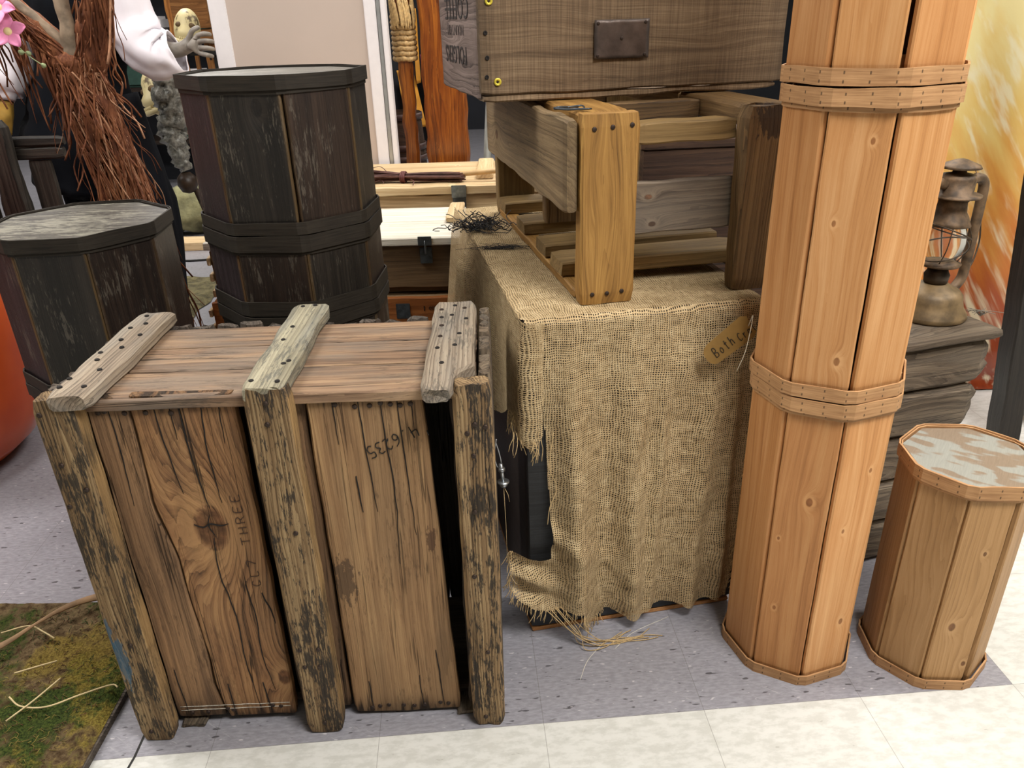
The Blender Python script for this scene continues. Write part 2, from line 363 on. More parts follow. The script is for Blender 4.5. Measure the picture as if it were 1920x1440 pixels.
# ------------------------------------------------------------------ strokes for handwriting
GL = {'4': [[(.1, 1), (.05, .45), (.8, .5)], [(.7, 1), (.65, 0)]], '6': [[(.8, 1), (.3, .75), (.1, .3), (.35, 0), (.7, .1), (.75, .4), (.4, .5), (.15, .3)]],
      '2': [[(.1, .8), (.4, 1), (.75, .8), (.6, .45), (.15, .1), (.3, .25), (.5, .05), (.9, .1)]], '3': [[(.1, .95), (.5, 1), (.75, .8), (.4, .55), (.8, .35), (.6, .05), (.1, .05)]],
      '5': [[(.85, 1), (.2, 1), (.15, .6), (.6, .6), (.8, .3), (.5, 0), (.1, .05)]], '.': [[(.3, .05), (.45, .05)]], "'": [[(.2, 1.3), (.1, .9)]],
      'T': [[(0, 1), (.9, 1)], [(.45, 1), (.4, 0)]], 'H': [[(.1, 1), (.1, 0)], [(.8, 1), (.8, 0)], [(.1, .5), (.8, .5)]],
      'R': [[(.1, 0), (.1, 1), (.6, 1), (.75, .75), (.5, .5), (.1, .5)], [(.4, .5), (.8, 0)]], 'E': [[(.8, 1), (.15, 1), (.1, 0), (.8, 0)], [(.1, .52), (.6, .52)]],
      'C': [[(.8, .85), (.4, 1), (.1, .5), (.3, 0), (.8, .1)]], 'L': [[(.1, 1), (.1, 0), (.7, 0)]], '7': [[(.1, 1), (.8, 1), (.35, 0)]],
      'B': [[(.1, 0), (.15, 1), (.6, .95), (.65, .65), (.2, .52), (.75, .4), (.7, .05), (.1, 0)]], 'o': [[(.45, .6), (.15, .35), (.3, .02), (.65, .1), (.7, .4), (.45, .6)]],
      't': [[(.4, .95), (.4, .05), (.6, 0)], [(.15, .62), (.7, .66)]], 'h': [[(.15, 1), (.15, 0)], [(.15, .4), (.45, .6), (.65, .4), (.7, 0)]],
      'r': [[(.2, .6), (.2, 0)], [(.2, .4), (.6, .6)]], 'a': [[(.7, .55), (.25, .55), (.15, .15), (.4, 0), (.65, .2), (.7, .55), (.75, 0)]], 'e': [[(.15, .3), (.7, .35), (.45, .6), (.15, .3), (.4, 0), (.75, .1)]],
      's': [[(.65, .55), (.3, .55), (.3, .35), (.65, .25), (.55, .02), (.15, .05)]], ' ': []}
def writing(name, text, mat, parent, org, ex, ey, h, w, r, gap=0.25):
    org, ex, ey = Vector(org), Vector(ex).normalized(), Vector(ey).normalized(); L = []; x = 0
    for ch in text:
        for st in GL[ch]:
            pts = [org + ex*(x+p[0]*w) + ey*(p[1]*h) for p in st]
            if len(pts) > 2: pts = spline(pts, 4)
            L.append((pts, r))
        x += w*(1+gap)
    return many_tubes(name, L, mat, parent, n=5)
def lettering(name, text, mat, parent, org, ex, ey, h, width, weight=0.0):
    cu = bpy.data.curves.new(name, 'FONT'); cu.body = text; cu.size = 1.0; cu.extrude = 0.004; cu.offset = weight; cu.resolution_u = 3
    to = bpy.data.objects.new(name, cu); COL.objects.link(to); bpy.context.view_layer.update()
    me = bpy.data.meshes.new_from_object(to.evaluated_get(bpy.context.evaluated_depsgraph_get()))
    bpy.data.objects.remove(to); xs = [v.co.x for v in me.vertices]; ys = [v.co.y for v in me.vertices]
    x0, x1, y0, y1 = min(xs), max(xs), min(ys), max(ys)
    ex, ey = Vector(ex).normalized(), Vector(ey).normalized(); ez = ex.cross(ey); org = Vector(org)
    for v in me.vertices:
        a = (v.co.x-x0)/(x1-x0)*width; b = (v.co.y-y0)/(y1-y0)*h; v.co = org + ex*a + ey*b + ez*(v.co.z*0.08)
    me.materials.clear(); me.materials.append(mat)
    o = bpy.data.objects.new(name, me); COL.objects.link(o); o.parent = parent; return o

# nails: one head mesh shared by all copies
def head_mesh(name, r, mat, holed=False):
    prof = [(r, -0.004), (r, 0.0008), (r*0.85, 0.0016), (r*0.4, 0.0018 if not holed else 0.0002), (0.0003, 0.002 if not holed else 0.0)]
    o = lathe(name, prof, mat, None, n=12, cap=False); me = o.data; bpy.data.objects.remove(o); return me
NAILME = head_mesh('nail_head', 0.0042, NAIL); HOLEME = head_mesh('nail_hole', 0.0040, DARKHOLE, True)
def nail(part, x, y, side=1, me=None, name='nail', z=None, s=1.0):
    """a nail head on the broad face of a plank part (its own local frame)"""
    o = bpy.data.objects.new(name, me or NAILME); COL.objects.link(o); o.parent = part
    zt = max(v.co.z for v in part.data.vertices) if z is None else z
    o.location = (x, y, zt*side); o.scale = (s, s, s)
    if side < 0: o.rotation_euler = (math.pi, 0, 0)
    return o

# ------------------------------------------------------------------ the big weathered crate in front
W_BATTEN = wood('weathered_batten', '#32271c', '#856b4c', '#c0a67c', ring=170, mottle=(0.88, '#2a2826', 0.635), enddark=0.25, bump=0.9, contrast=1.0, edge=(0.6, '#b08c5a'), cracks=0.5, stain=0.3, rough=0.75)
W_BATTENB = wood('weathered_batten_blue', '#32271c', '#856b4c', '#c0a67c', ring=170, mottle=(0.86, '#2c2a27', 0.645), enddark=0.25, bump=0.9, contrast=1.0, edge=(0.6, '#b08c5a'), cracks=0.5, stain=0.3, rough=0.75,
                 patch=[(-0.155, 0.018, 0.06, 0.012, '#3d6076'), (-0.09, 0.026, 0.03, 0.006, '#3d6076')])
W_TOPBAT = wood('grey_batten', '#4a4037', '#877867', '#b5a791', ring=150, grey=(0.7, '#7c7c78'), mottle=(0.5, '#3a3a38', 0.69), bump=0.7, stain=0.5, cracks=0.4)
W_TOPBAT2 = wood('pale_batten', '#5a5345', '#989079', '#c4bb9f', ring=120, grey=(0.6, '#868985'), mottle=(0.6, '#4a4b4a', 0.66), bump=0.7, stain=0.5, cracks=0.3)
W_PLANKA = wood('brown_plank', '#241a13', '#755a42', '#a5805c', ring=85, enddark=0.6, streak=(0.8, 0.6), cracks=0.7, stain=0.7, bump=0.6, contrast=0.7, mottle=(0.4, '#2b2119', 0.68))  # stain and mottle carry dirt plus the batten's shade, put into the colour
W_KNOT = wood('knotty_plank', '#301f15', '#8b6544', '#ba9062', ring=85, knots=[(0.095, 0.0, 0.034), (-0.245, -0.068, 0.014)], enddark=0.55, streak=(0.85, 0.62), cracks=0.8, stain=0.6, bump=0.6, contrast=0.85, warp=0.016, mottle=(0.3, '#2b2119', 0.70), grey=(0.35, '#6b5a48'))
W_PLANKC = wood('tan_plank', '#37271a', '#967452', '#c09c70', ring=60, enddark=0.5, streak=(0.9, 0.75), cracks=0.6, stain=0.7, bump=0.5, contrast=0.45, warp=0.006, mottle=(0.35, '#33271d', 0.71), grey=(0.4, '#75634c'), patch=[(-0.02, 0.075, 0.05, 0.022, '#4a3a2d'), (0.06, -0.078, 0.03, 0.009, '#4a3325')])
W_TOPPL = wood('top_plank', '#382c22', '#7f6550', '#a68a6c', ring=70, grey=(0.9, '#706a62'), enddark=0.4, cracks=0.7, stain=0.8, bump=0.6, contrast=0.6, mottle=(0.4, '#3d3730', 0.70))
W_SIDE = wood('crate_side_wood', '#322a23', '#685a4a', '#8b7b66', ring=110, grey=(0.6, '#66635c'), cracks=0.6, bump=0.8, stain=0.6, mottle=(0.5, '#2a2724', 0.68))
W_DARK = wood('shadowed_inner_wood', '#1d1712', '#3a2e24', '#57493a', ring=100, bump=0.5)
W_ENDG = wood('dark_rim_wood', '#2c2622', '#544a41', '#766a5e', ring=120, grey=(0.5, '#5a5752'), bump=0.9, cracks=0.8)

CR = thing('wooden_crate', 'big weathered plank crate with dark stained battens, standing in front on the floor', 'crate', (-0.7072, 1.0014, 0), 0.02098)
cw, ch, cd = 0.676, 0.71, 0.36
# front battens lean a little forward of the planks
bl = board('front_batten', W_BATTENB, CR, (0.0, 0.0, 0.004), (0.060, 0.036, 0.712), 'z', '-y', b=0.004, wob=0.0013, chip=0.003, fd=0.001)
bm_ = board('front_batten', W_BATTEN, CR, (0.309, 0.0, 0.004), (0.375, 0.036, 0.716), 'z', '-y', b=0.004, wob=0.0012, chip=0.003, fd=0.001)
br = board('front_batten', W_BATTEN, CR, (0.617, 0.0, 0.002), (0.677, 0.036, 0.711), 'z', '-y', b=0.006, wob=0.0012, chip=0.003, fd=0.001)
# board frame: along z -> local x = height above plank middle, local y = -u side (see place): ex=z, ez=-y, ey=ez x ex = (-y) x z = -x
def crack(x):   # x = height relative to plank centre (0.355)
    z = x+0.355
    P = [(0.0, .150), (.02, .150), (.098, .140), (.164, .143), (.277, .138), (.393, .135), (.502, .117), (.592, .121), (.695, .122), (.72, .122)]
    for a, b in zip(P, P[1:]):
        if a[0] <= z <= b[0]: t = (z-a[0])/(b[0]-a[0]); return a[1]*(1-t)+b[1]*t
    return .13
def vplank(name, mat, u0, u1, z0, z1, y0, y1, fl=None, fr=None, parent=None, **kw):
    c = (u0+u1)/2; zc = (z0+z1)/2
    # local y = -(u - c)
    el = (lambda x: -(fr(x+zc-0.355)-c)) if fr else None
    er = (lambda x: -(fl(x+zc-0.355)-c)) if fl else None
    return board(name, mat, parent or CR, (u0, y0, z0), (u1, y1, z1), 'z', '-y', el=el, er=er, **kw)
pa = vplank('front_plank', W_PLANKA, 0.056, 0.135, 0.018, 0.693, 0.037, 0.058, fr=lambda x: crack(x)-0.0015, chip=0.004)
pb = vplank('front_plank', W_KNOT, 0.126, 0.281, 0.016, 0.694, 0.037, 0.058, fl=lambda x: crack(x)+0.0015, chip=0.004)
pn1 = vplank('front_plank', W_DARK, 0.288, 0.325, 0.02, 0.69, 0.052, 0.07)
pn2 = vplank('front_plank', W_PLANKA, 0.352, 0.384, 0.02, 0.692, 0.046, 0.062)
pc = vplank('front_plank', W_PLANKC, 0.389, 0.580, 0.010, 0.690, 0.037, 0.058, fl=lambda x: 0.389+0.004*(0.5-x), fr=lambda x: 0.580-0.034*(x)-0.0, chip=0.003)
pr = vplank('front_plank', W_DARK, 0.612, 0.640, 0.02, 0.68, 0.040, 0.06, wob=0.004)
# nails (positions: height from plank middle, side offset)
for x, y in [(0.332, 0.02), (0.245, 0.012), (0.20, -0.014), (0.17, 0.02), (-0.12, -0.004), (-0.33, 0.008)]: nail(bl, x, y)
for x, y in [(0.335, 0.0), (0.30, 0.003), (0.10, -0.01), (-0.15, 0.02), (-0.15, -0.012), (-0.19, 0.017), (-0.19, -0.01), (-0.33, 0.0)]: nail(bm_, x, y)
for x, y in [(0.29, -0.002), (0.285, -0.018), (0.275, 0.01), (0.235, 0.002), (0.13, 0.005), (0.0, 0.012), (-0.17, -0.004), (-0.25, -0.002), (-0.33, 0.006)]: nail(br, x, y)
for x, y in [(0.318, 0.012), (0.316, 0.022), (0.314, -0.018), (-0.325, 0.01), (-0.325, -0.02)]: nail(pa, x, y)
for x, y in [(0.314, 0.058), (0.312, 0.02), (0.322, -0.03), (0.322, -0.04), (-0.318, 0.05), (-0.322, 0.04), (-0.315, -0.035), (-0.318, -0.05)]: nail(pb, x, y)
for y in (0.05, 0.02, -0.003, -0.02, -0.035, -0.05, -0.066): nail(pc, 0.318+0.003*math.sin(y*900), y)
for y in (0.06, 0.045, 0.028, 0.0, -0.02, -0.04, -0.07, -0.085): nail(pc, -0.325+0.003*math.sin(y*700), y)
nail(pn2, 0.31, 0.004)
def cracks_on(part, lines):
    L = []
    for pts, r in lines:
        q = spline([(u, 0.0363, z) for u, z in pts], 8); L.append(([p+Vector((0.0016*nz(p.z*40, u_*9), 0, 0)) for p, u_ in zip(q, [pts[0][0]]*len(q))], [r*(0.25+0.75*math.sin(math.pi*min(1, max(0.02, (i+4)/(len(q)+4))))) for i in range(len(q))]))
    o = many_tubes('drying_cracks', L, DARKHOLE, part, n=4); o['kind'] = 'stuff'; o.matrix_parent_inverse = part.matrix_basis.inverted()
cracks_on(pb, [([(.158, .69), (.163, .60), (.172, .52)], .0011), ([(.196, .69), (.199, .58), (.208, .49)], .0013), ([(.232, .69), (.226, .60), (.230, .50)], .0012), ([(.182, .69), (.184, .62)], .0009), ([(.258, .69), (.256, .61)], .0009),
    ([(.203, .43), (.199, .36), (.210, .26), (.208, .16), (.216, .04)], .0012), ([(.238, .33), (.244, .25), (.240, .17), (.250, .08)], .0011), ([(.176, .459), (.190, .453), (.203, .459), (.220, .455), (.233, .458)], .0016), ([(.204, .475), (.200, .455), (.207, .432)], .0011), ([(.262, .31), (.272, .27), (.276, .24)], .0014), ([(.165, .10), (.168, .02)], .0011), ([(.230, .1), (.236, .02)], .0012)])
cracks_on(pa, [([(.090, .68), (.092, .60), (.088, .50)], .0010), ([(.074, .14), (.080, .03)], .0010)])
cracks_on(pc, [([(.430, .69), (.432, .60)], .0010), ([(.470, .69), (.474, .58), (.480, .47)], .0012), ([(.505, .69), (.507, .60), (.512, .50), (.508, .36)], .0013), ([(.530, .69), (.534, .56), (.540, .42)], .0012), ([(.552, .69), (.553, .62)], .001), ([(.452, .54), (.456, .47)], .0015), ([(.555, .16), (.562, .02)], .0013), ([(.520, .10), (.523, .02)], .001), ([(.425, .09), (.428, .015)], .001)])
# chalk lines across the foot of the two left planks
CHALK = plain('chalk_line', '#b7b0a2', 0.9, 0, 0.3, 200, 0.2)
for zz in (0.037, 0.046):
    many_tubes('chalk_mark', [([Vector((0.066+i*0.0108, 0.0366, zz+0.0014*nz(i*.4, zz*60))) for i in range(20)], 0.0008)], CHALK, pa).matrix_parent_inverse = pa.matrix_basis.inverted()
w = writing('handwritten_number', "'4.6235", BLACK, CR, (0.566, 0.0362, 0.637), (-0.9, 0, -0.44), (0.4, 0, -0.9), 0.021, 0.0135, 0.0009, 0.14)
w['label'] = 'black handwritten number upside down'
FADE = plain('faded_ink', '#3f2c20', 0.8)
for tx, zz in (('CL7', 0.325), ('THREE', 0.415)):
    w = writing('handwritten_word', tx, FADE, CR, (0.2645-(zz-.325)*.03, 0.0362, zz), (-0.03, 0, 1), (-1, 0, -0.1), 0.014, 0.0165, 0.0007, 0.3); w['label'] = 'faded handwritten capitals running up the plank'
# top
for v0, v1 in ((0.030, 0.1325), (0.137, 0.232), (0.236, 0.325)):
    board('top_plank', W_TOPPL, CR, (0.024, v0, 0.676), (0.652, v1, 0.694), 'x', 'z', b=0.002, wob=0.002)
tl = board('top_batten', W_TOPBAT, CR, (0.024, -0.002, 0.694), (0.088, 0.352, 0.722), 'y', 'z', b=0.005, wob=0.004, chip=0.004, fd=0.001)
tm = board('top_batten', W_TOPBAT2, CR, (0.306, 0.002, 0.694), (0.372, 0.366, 0.722), 'y', 'z', b=0.005, wob=0.003, chip=0.005)
trr = board('top_batten', W_TOPBAT, CR, (0.574, -0.020, 0.694), (0.651, 0.358, 0.720), 'y', 'z', b=0.005, wob=0.003, chip=0.004,
            el=lambda x: -0.0385 + (0.032*max(0, min(1, (-x-0.118)/0.012)) if x < -0.118 else 0))
for x, y in [(-0.12, 0.02), (-0.09, -0.012), (-0.05, 0.01), (-0.02, 0.018), (0.0, -0.008), (0.035, 0.008), (0.055, -0.016), (0.09, 0.015), (0.11, -0.004), (0.15, 0.01), (-0.15, -0.016), (-0.15, 0.02)]: nail(tl, x, y, me=HOLEME, name='nail_hole')
for x, y in [(-0.16, 0.02), (-0.165, -0.02), (-0.1, -0.014), (-0.09, -0.02), (0.0, 0.01), (0.06, 0.008), (0.165, 0.012), (0.17, -0.01)]: nail(tm, x, y, me=HOLEME, name='nail_hole')
for x, y in [(0.16, 0.0), (0.14, 0.024), (0.145, -0.018), (0.11, 0.004), (0.09, -0.022), (0.06, 0.02), (0.02, -0.012), (0.01, 0.02), (-0.03, -0.006), (-0.04, 0.022), (-0.1, 0.012), (0.1, 0.022)]: nail(trr, x, y, me=HOLEME if rnd.random() < .6 else NAILME, name='nail')
# side and back walls: upright boards whose ragged ends show around the lid
def ragged(name, x0, x1, y0, y1, z1, axis, n, mat=W_ENDG):
    for i in range(n):
        a, b = i/n, (i+1)/n; zz = z1 + rnd.uniform(-0.006, 0.006)
        if axis == 'y': board(name, mat, CR, (x0, y0+(y1-y0)*a-.001, 0.008), (x1, y0+(y1-y0)*b+.001, zz), 'z', 'x', b=0.005, wob=0.002, chip=0.006)
        else: board(name, mat, CR, (x0+(x1-x0)*a-.001, y0, 0.008), (x0+(x1-x0)*b+.001, y1, zz), 'z', 'y', b=0.005, wob=0.002, chip=0.006)
ragged('side_board', 0.001, 0.022, 0.040, 0.352, 0.704, 'y', 10)
ragged('side_board', 0.655, 0.677, 0.037, 0.352, 0.706, 'y', 9, W_SIDE)
ragged('back_board', 0.026, 0.650, 0.336, 0.354, 0.688, 'x', 14)
for z0 in (): board('side_cleat', W_SIDE, CR, (0.678, 0.03, z0), (0.694, 0.345, z0+0.055), 'y', 'x', b=0.004)
board('bottom_plank', W_DARK, CR, (0.026, 0.072, 0.012), (0.650, 0.330, 0.030), 'x', 'z')
board('foot_cleat', W_SIDE, CR, (0.062, 0.03, 0.0), (0.110, 0.33, 0.011), 'y', 'z', b=0.003)
board('foot_cleat', W_SIDE, CR, (0.585, 0.03, 0.0), (0.628, 0.33, 0.011), 'y', 'z', b=0.003)

# ------------------------------------------------------------------ octagonal drums
def staple_band(name, base, dk):
    g = G(name); uv = g.n('TexCoord', 2); P = g.n('TexCoord', 3); s = g.nt.nodes.new('ShaderNodeSeparateXYZ'); g.put(s.inputs[0], uv)
    q = g.n('CombineXYZ', X=g.math('MULTIPLY', s.outputs[0], 12), Y=g.math('MULTIPLY', s.outputs[1], 320))
    n1 = g.noise(q, 1.0, 5, 0.6); n2 = g.noise(P, 16, 3)
    c = g.ramp(g.math('ADD', g.math('MULTIPLY', n1, 0.7), g.math('MULTIPLY', n2, 0.3)), [(0.3, lin(dk)), (0.62, lin(base))])
    fx = g.math('ABSOLUTE', g.math('SUBTRACT', g.math('FRACT', g.math('DIVIDE', s.outputs[0], 0.034)), 0.5))
    m1 = g.math('SUBTRACT', 1.0, g.smooth(fx, 0.02, 0.045))
    fy = g.math('ABSOLUTE', g.math('SUBTRACT', g.math('ABSOLUTE', g.math('SUBTRACT', s.outputs[1], 0.0115)), 0.006))
    m2 = g.math('SUBTRACT', 1.0, g.smooth(fy, 0.0014, 0.0028))
    m = g.math('MULTIPLY', m1, m2); c = g.mix(g.math('MULTIPLY', m, 0.75), c, lin('#2b211a'))
    return g.fin(c, 0.65, g.bump(n1, 0.35, 0.001), spec=0.3)
def octring(name, Ro, th, z0, z1, mat, parent, wob=0.0, seed=0.0, sub=6, rot=0.0, rc=0.010):
    """thin veneer hoop bent round an octagon with softened corners"""
    pts = []
    for k in range(8):
        a0 = Vector((Ro*math.cos(rot+k*math.pi/4), Ro*math.sin(rot+k*math.pi/4))); a1 = Vector((Ro*math.cos(rot+(k+1)*math.pi/4), Ro*math.sin(rot+(k+1)*math.pi/4)))
        d = (a1-a0).normalized(); L = (a1-a0).length
        for i in range(sub+1): pts.append(a0 + d*(rc+(L-2*rc)*i/sub))
        # rounded corner mid point
        ap = Vector((math.cos(rot+(k+1)*math.pi/4), math.sin(rot+(k+1)*math.pi/4))); pts.append(a1 - ap*rc*0.42)
    vs, fs, uvs = [], [], []; n = len(pts); u = 0
    for i, p in enumerate(pts+[pts[0]]):
        if i: u += (p-pts[i-1]).length
        o = p.normalized()*(-th); ang = i/n*6.283
        dz = wob*nz(math.cos(ang)*2, math.sin(ang)*2, seed); dz2 = wob*nz(math.cos(ang)*2, math.sin(ang)*2, seed+9)
        for (q, z, v) in ((p, z0+dz, 0.0), (p, z1+dz2, z1-z0), (p+o, z1+dz2, z1-z0), (p+o, z0+dz, 0.0)): vs.append((q.x, q.y, z)); uvs.append((u, v))
    for i in range(n):
        for k in range(4): a = i*4+k; b = i*4+(k+1) % 4; fs.append((a, a+4, b+4, b))
    return recalc(mesh(name, vs, fs, mat, parent, uvs=uvs))
def drum(label, loc, Rr, h, rot, wmats, hoop, lidm, group=None, lid=True, gaps=None, lean=(0, 0), band=0.023, bw=None, name='octagonal_drum', inset=0.004, knot_k=None):
    t = thing(name, label, 'drum', loc, group=group, rot=(lean[0], lean[1], 0))
    s = 2*Rr*math.sin(math.pi/8); ap = Rr*math.cos(math.pi/8)-0.004; T = 0.011
    for k in range(8):
        am = rot+(k+0.5)*math.pi/4; nrm = Vector((math.cos(am), math.sin(am), 0)); tan = Vector((-nrm.y, nrm.x, 0))
        gp = (gaps or {}).get(k, (0.002, 0.002)); w0, w1 = -s/2+0.002+gp[0], s/2-0.002-gp[1]
        vs, fs = board_geo(h-0.012, w1-w0, T, b=0.0025, wob=0.0006, seed=rnd.random()*40, chip=0.0005, M=5)
        o = mesh('stave', vs, fs, wmats[k % len(wmats)], t)
        c = nrm*(ap-T/2) + tan*((w0+w1)/2); place(o, (c.x, c.y, h/2), (0, 0, 1), tan, nrm)
        if knot_k and k in knot_k: o.data.materials[0] = knot_k[k]
    ex = 0.0035
    octring('hoop', Rr+ex, 0.003, 0.0, band, hoop, t, 0.0015, rnd.random()*9, rot=rot)
    octring('hoop', Rr+ex, 0.003, h-band-0.001, h+0.001, hoop, t, 0.0022, rnd.random()*9, rot=rot)
    octring('hoop_lining', Rr-0.0008, 0.0025, h-band-0.008, h-0.001, hoop, t, 0.002, rnd.random()*9, rot=rot)
    def plate(nm, r, z0, z1, m):
        vs = [(r*math.cos(rot+k*math.pi/4), r*math.sin(rot+k*math.pi/4), z) for z in (z0, z1) for k in range(8)]
        fs = [tuple(reversed(range(8))), tuple(range(8, 16))]+[(k, (k+1) % 8, 8+(k+1) % 8, 8+k) for k in range(8)]
        return mesh(nm, vs, fs, m, t)
    if lid: plate('lid', Rr-0.0065, h-0.012, h-inset, lidm)
    plate('base_panel', Rr-0.018, 0.004, 0.012, wmats[0])
    # backing panel behind the seams (inner octagon frame the staves are nailed to)
    for zz in (0.016, h-0.04): octring('inner_frame', Rr-0.021, 0.012, zz, zz+0.022, wmats[0], t, rot=rot)
    return t
PINE = [wood('pine_a', '#84532e', '#b67f4d', '#d09d6a', ring=130, bump=0.25, contrast=0.4, stain=0.4, rough=0.55, fibre=0.6, enddark=0.12, kcol=('#5c3219', '#8d5a34')),
        wood('pine_b', '#8f5c34', '#c18a55', '#dbaa76', ring=170, bump=0.25, contrast=0.35, stain=0.35, rough=0.55, fibre=0.6, enddark=0.12)]
PK = [wood('pine_knot_a', '#8a5832', '#bc8350', '#d5a26c', ring=110, knots=[(0.11, 0.012, 0.007), (-0.14, -0.02, 0.004), (0.02, -0.03, 0.003)], bump=0.25, contrast=0.4, rough=0.55, fibre=0.6, enddark=0.12, kcol=('#5c3219', '#8d5a34')),
      wood('pine_knot_b', '#8d5a34', '#c18a56', '#dbab78', ring=120, knots=[(-0.17, 0.02, 0.006), (0.05, -0.015, 0.004), (0.17, 0.02, 0.004)], bump=0.25, contrast=0.35, rough=0.55, fibre=0.6, enddark=0.12, kcol=('#5c3219', '#8d5a34'))]
HOOPP = staple_band('pine_hoop', '#bd9266', '#8a623f')
LIDP = wood('plywood_lid', '#7c5a42', '#a38466', '#b79c7e', ring=9, bump=0.1, contrast=0.7, warp=0.07, stain=0.3, grey=(0.0, '#8f918c'), fibre=0.35, rough=0.5)
rT = R(-185.2)
kk = {1: PK[0], 2: PK[1], 0: PINE[0]}
drum('tall natural pine eight-sided drum at the bottom of the column of three', (0.563, 1.220, 0), 0.1305, 0.618, rT, PINE, HOOPP, LIDP, lid=False, lean=(0, R(-0.4)), gaps={0: (.001, .0035), 1: (.0035, .004), 2: (.004, .001)}, knot_k=kk)
drum('natural pine eight-sided drum in the middle of the column of three', (0.5565, 1.223, 0.6215), 0.1315, 0.478, rT+R(0.8), PINE, HOOPP, LIDP, lid=False, lean=(0, R(-0.4)), gaps={0: (.001, .004), 1: (.004, .005), 2: (.004, .001)}, knot_k={1: PK[1], 2: PINE[1], 0: PINE[0]})
drum('topmost pine eight-sided drum of the column, cut off by the picture edge', (0.5545, 1.228, 1.103), 0.1325, 0.50, rT+R(-1.2), PINE, HOOPP, LIDP, lean=(0, R(-0.3)), gaps={0: (.001, .004), 1: (.004, .007), 2: (.005, .001)}, knot_k={1: PINE[1], 2: PINE[0]})
PINE2 = [wood('pine_rosy', '#7c5b3a', '#ab8356', '#c9a173', ring=85, bump=0.25, contrast=0.6, stain=0.35, rough=0.55, fibre=0.5, enddark=0.15, warp=0.03)]
PKR = wood('pine_rosy_knot', '#7c5b3a', '#ab8356', '#c9a173', ring=80, knots=[(-0.08, -0.01, 0.008), (0.09, 0.01, 0.004), (-0.17, 0.03, 0.005)], bump=0.25, contrast=0.6, rough=0.55, fibre=0.5, warp=0.03, kcol=('#3c2013', '#6a3f27'))
def ply():
    g = G('plywood_grain_lid'); P = g.n('TexCoord', 3)
    q = g.vec('MULTIPLY', g.n('VectorRotate', Vector=P, Angle=R(35)), (1, 2.2, 1)); wv = g.noise(q, 6, 3, 0.5)
    s = g.math('SINE', g.math('MULTIPLY', wv, 34)); m = g.smooth(s, -0.5, 0.4)
    f = g.noise(g.vec('MULTIPLY', g.n('VectorRotate', Vector=P, Angle=R(35)), (500, 40, 1)), 1.0, 4)
    a = g.mix(f, lin('#6f6050'), lin('#8a7865')); b = g.mix(f, lin('#7b7b74'), lin('#99988e'))
    return g.fin(g.mix(m, a, b), 0.45, g.bump(f, 0.15, 0.001), spec=0.4)
drum('short pine eight-sided drum with streaky plywood lid, right of the tall column', (0.829, 1.182, 0), 0.1185, 0.465, R(-206.9), PINE2, HOOPP, ply(), gaps={1: (.003, .003), 2: (.003, .008), 3: (.003, .003)}, knot_k={2: PKR, 3: PINE2[0]})
SCR = (0.45, '#6f675b', 0.70)
BLK = [wood('blackened_wood', '#0a0807', '#1c1814', '#38312a', ring=200, bump=0.45, contrast=0.5, stain=0.4, rough=0.5, spec=0.45, edge=(0.6, '#6a5230'), mottle=SCR),
       wood('blackened_wood_brown', '#0c0807', '#201610', '#3f3026', ring=150, bump=0.45, contrast=0.5, stain=0.5, rough=0.5, spec=0.45, edge=(0.45, '#5b452b'), mottle=SCR)]
BLKP = wood('blackened_wood_plum', '#110b0c', '#241a1b', '#3d3033', ring=160, bump=0.4, contrast=0.4, rough=0.55, spec=0.35, edge=(0.6, '#7a5a36'), mottle=SCR)
BLKK = wood('blackened_wood_knot', '#0a0807', '#1c1814', '#38312a', ring=120, knots=[(0.09, 0.02, 0.012)], bump=0.5, contrast=0.5, rough=0.5, spec=0.45, edge=(0.6, '#6a5230'), mottle=SCR, kcol=('#120f0d', '#2b2520'))
HOOPB = staple_band('black_hoop', '#322c24', '#17130f')
LIDB = wood('black_lid', '#22201c', '#403d35', '#777266', ring=60, bump=0.5, contrast=0.8, stain=0.5, rough=0.42, spec=0.6, warp=0.03, mottle=(0.6, '#8f8b7e', 0.69))
LIDB2 = wood('black_lid_scuffed', '#242220', '#403d38', '#6a665c', ring=18, bump=0.4, contrast=0.3, stain=0.5, rough=0.42, spec=0.6, mottle=(0.65, '#9a9686', 0.64))
rB = R(-161.3)
kb = {0: BLKP, 1: BLKK, 2: BLK[1], 3: BLK[0]}
drum('blackened eight-sided drum at the bottom of the black stack, mostly hidden behind the plank crate', (-0.462, 1.657, 0), 0.190, 0.655, rB+R(2), BLK, HOOPB, LIDB, lid=False, band=0.026)
drum('squat blackened eight-sided drum in the middle of the black stack', (-0.462, 1.657, 0.659), 0.189, 0.165, rB+R(1), BLK, HOOPB, LIDB, lid=False, band=0.030, gaps={2: (.001, .003)}, knot_k={0: BLKP, 1: BLK[1]})
drum('blackened eight-sided drum on top of the black stack, beside the white panel', (-0.462, 1.657, 0.827), 0.187, 0.291, rB, BLK, HOOPB, LIDB, band=0.024, gaps={1: (.001, .004), 2: (.004, .001)}, knot_k=kb)
rL = R(-151.9)
drum('lower blackened drum of the left pair, hidden behind the plank crate', (-0.940, 1.672, 0), 0.190, 0.482, rL+R(3), BLK, HOOPB, LIDB2, lid=False, band=0.026)
drum('blackened eight-sided drum with scuffed grey lid, below the shaggy tree trunk', (-0.936, 1.669, 0.486), 0.190, 0.343, rL, BLK, HOOPB, LIDB2, band=0.026, gaps={1: (.001, .002)}, knot_k={0: BLKP, 1: BLK[0], 2: BLK[1]})

